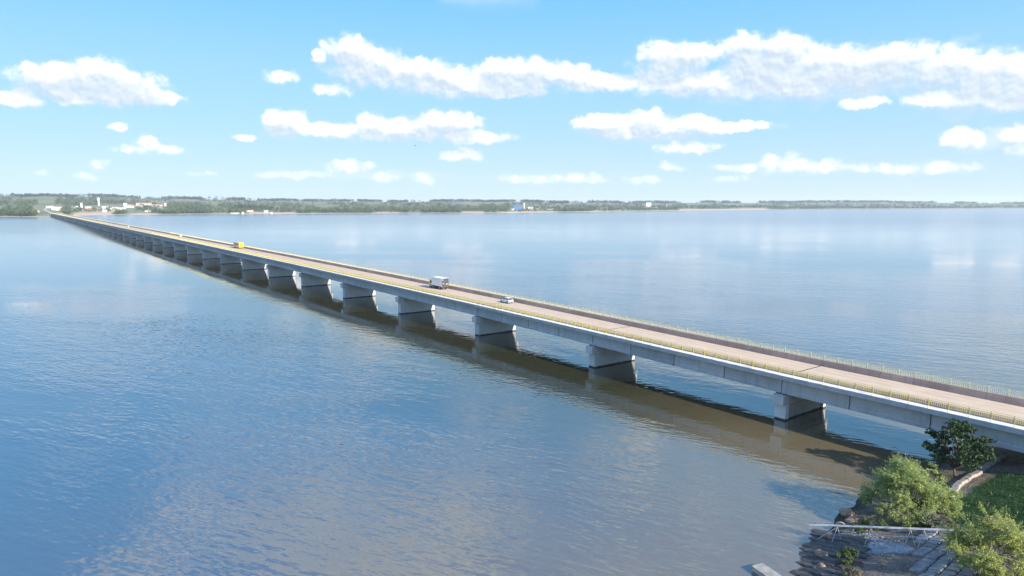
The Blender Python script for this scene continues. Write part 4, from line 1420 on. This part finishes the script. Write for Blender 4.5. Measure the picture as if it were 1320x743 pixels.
house('building', 11.75, 500, 70, 16, 4, M['bwhite'], M['bgrey'], 'low white hall beside the large white block', flat=True)
tower('silo', 12.65, 480, 2.6, 15, 'small white silo right of the large white block', 'silo', M['bwhite'])

hr = random.Random(77)
for i in range(26):
    a = hr.uniform(-34.9, -26.2)
    if -34.7 < a < -33.7:
        a += 1.4
    d = hr.uniform(150, 760)
    wl, wm_ = hr.choice([('white', 'bwhite'), ('cream', 'bcream'), ('pink', 'bpink'), ('cream', 'bcream')])
    rl_, rm_ = hr.choice([('red', 'broof'), ('grey', 'bgrey'), ('grey', 'bgrey'), ('white', 'bwhite')])
    side = 'left' if a < -31.0 else 'right'
    house('house', a, d, hr.uniform(12, 22), 11, hr.uniform(4, 6.5), M[wm_], M[rm_],
          'small %s house with %s roof in the far town, %s of the water tower' % (wl, rl_, side), 'house', wins=2, yaw=hr.uniform(-.5, .5), group='small %s houses with %s roofs %s of the water tower' % (wl, rl_, side))

# road climbing the hill beyond the far bridge end
rb = MB()
far_u = U0 + N_SPAN * SPAN
e0 = bw(far_u, -6.3, 0)
a0 = math.degrees(math.atan2(e0.x, e0.y))
r0 = math.hypot(e0.x, e0.y)
prev = None
for i in range(26):
    t = i / 25
    a = a0 - .55 * math.sin(min(1, t * 1.6) * 1.6) + .9 * max(0, t - .55)
    r = r0 + 4 + 900 * t
    c = Vector((math.sin(R(a)) * r, math.cos(R(a)) * r, 0))
    zz = max(far_z(a, r) + .5, 8.9 - t * 60 if t < .1 else 0)
    l, q = c + Vector((-6, 2, zz)), c + Vector((6, -2, zz))
    if prev:
        rb.poly([prev[0], prev[1], q, l])
    prev = (l, q)
tag(rb.build('road', M['tan_road']), kind='structure')

# ------------------------------------------------------------------ a bird in the sky
bd = MB()
loft(bd, [(-.28, [(.01, 0), (0, .01), (-.01, 0), (0, -.01)]), (-.12, [(.06, 0), (0, .05), (-.06, 0), (0, -.05)]), (.08, [(.07, 0), (0, .06), (-.07, 0), (0, -.06)]), (.2, [(.035, .01), (0, .045), (-.035, .01), (0, -.02)]), (.3, [(.006, .01), (0, .015), (-.006, .01), (0, .005)])])
for s in (1, -1):
    q = [(.10, s * .05, .02), (-.08, s * .05, .02), (-.10, s * .35, .10), (.06, s * .35, .10)]
    bd.hexa(q if s < 0 else q[::-1], [(x, y, z + .015) for x, y, z in (q if s < 0 else q[::-1])])
    q = [(.06, s * .35, .10), (-.10, s * .35, .10), (-.16, s * .78, .05), (-.10, s * .78, .05)]
    bd.hexa(q if s < 0 else q[::-1], [(x, y, z + .012) for x, y, z in (q if s < 0 else q[::-1])])
b = bd.build('bird', M['bird'], None, loc=(-24.5, 176, 48.4))
b.rotation_euler = (R(12), 0, R(20))
tag(b, 'small dark bird gliding below the middle cloud', 'bird')

# ------------------------------------------------------------------ haze over the lake
hz = MB().box(-14000, 14000, -14000, 14000, -6, 135).mesh('haze', [])
hm = bpy.data.materials.new('haze_air')
hm.use_nodes = True
hm.node_tree.nodes.clear()
HN = NT(hm.node_tree)
pvn = HN.n('ShaderNodeVolumePrincipled', {'Color': (0.86, 0.93, 1.0, 1), 'Density': 6.5e-5, 'Anisotropy': 0.1})
ho = HN.n('ShaderNodeOutputMaterial')
hm.node_tree.links.new(pvn.outputs[0], ho.inputs['Volume'])
hz.materials.append(hm)
hobj = tag(link('haze', hz), kind='stuff')
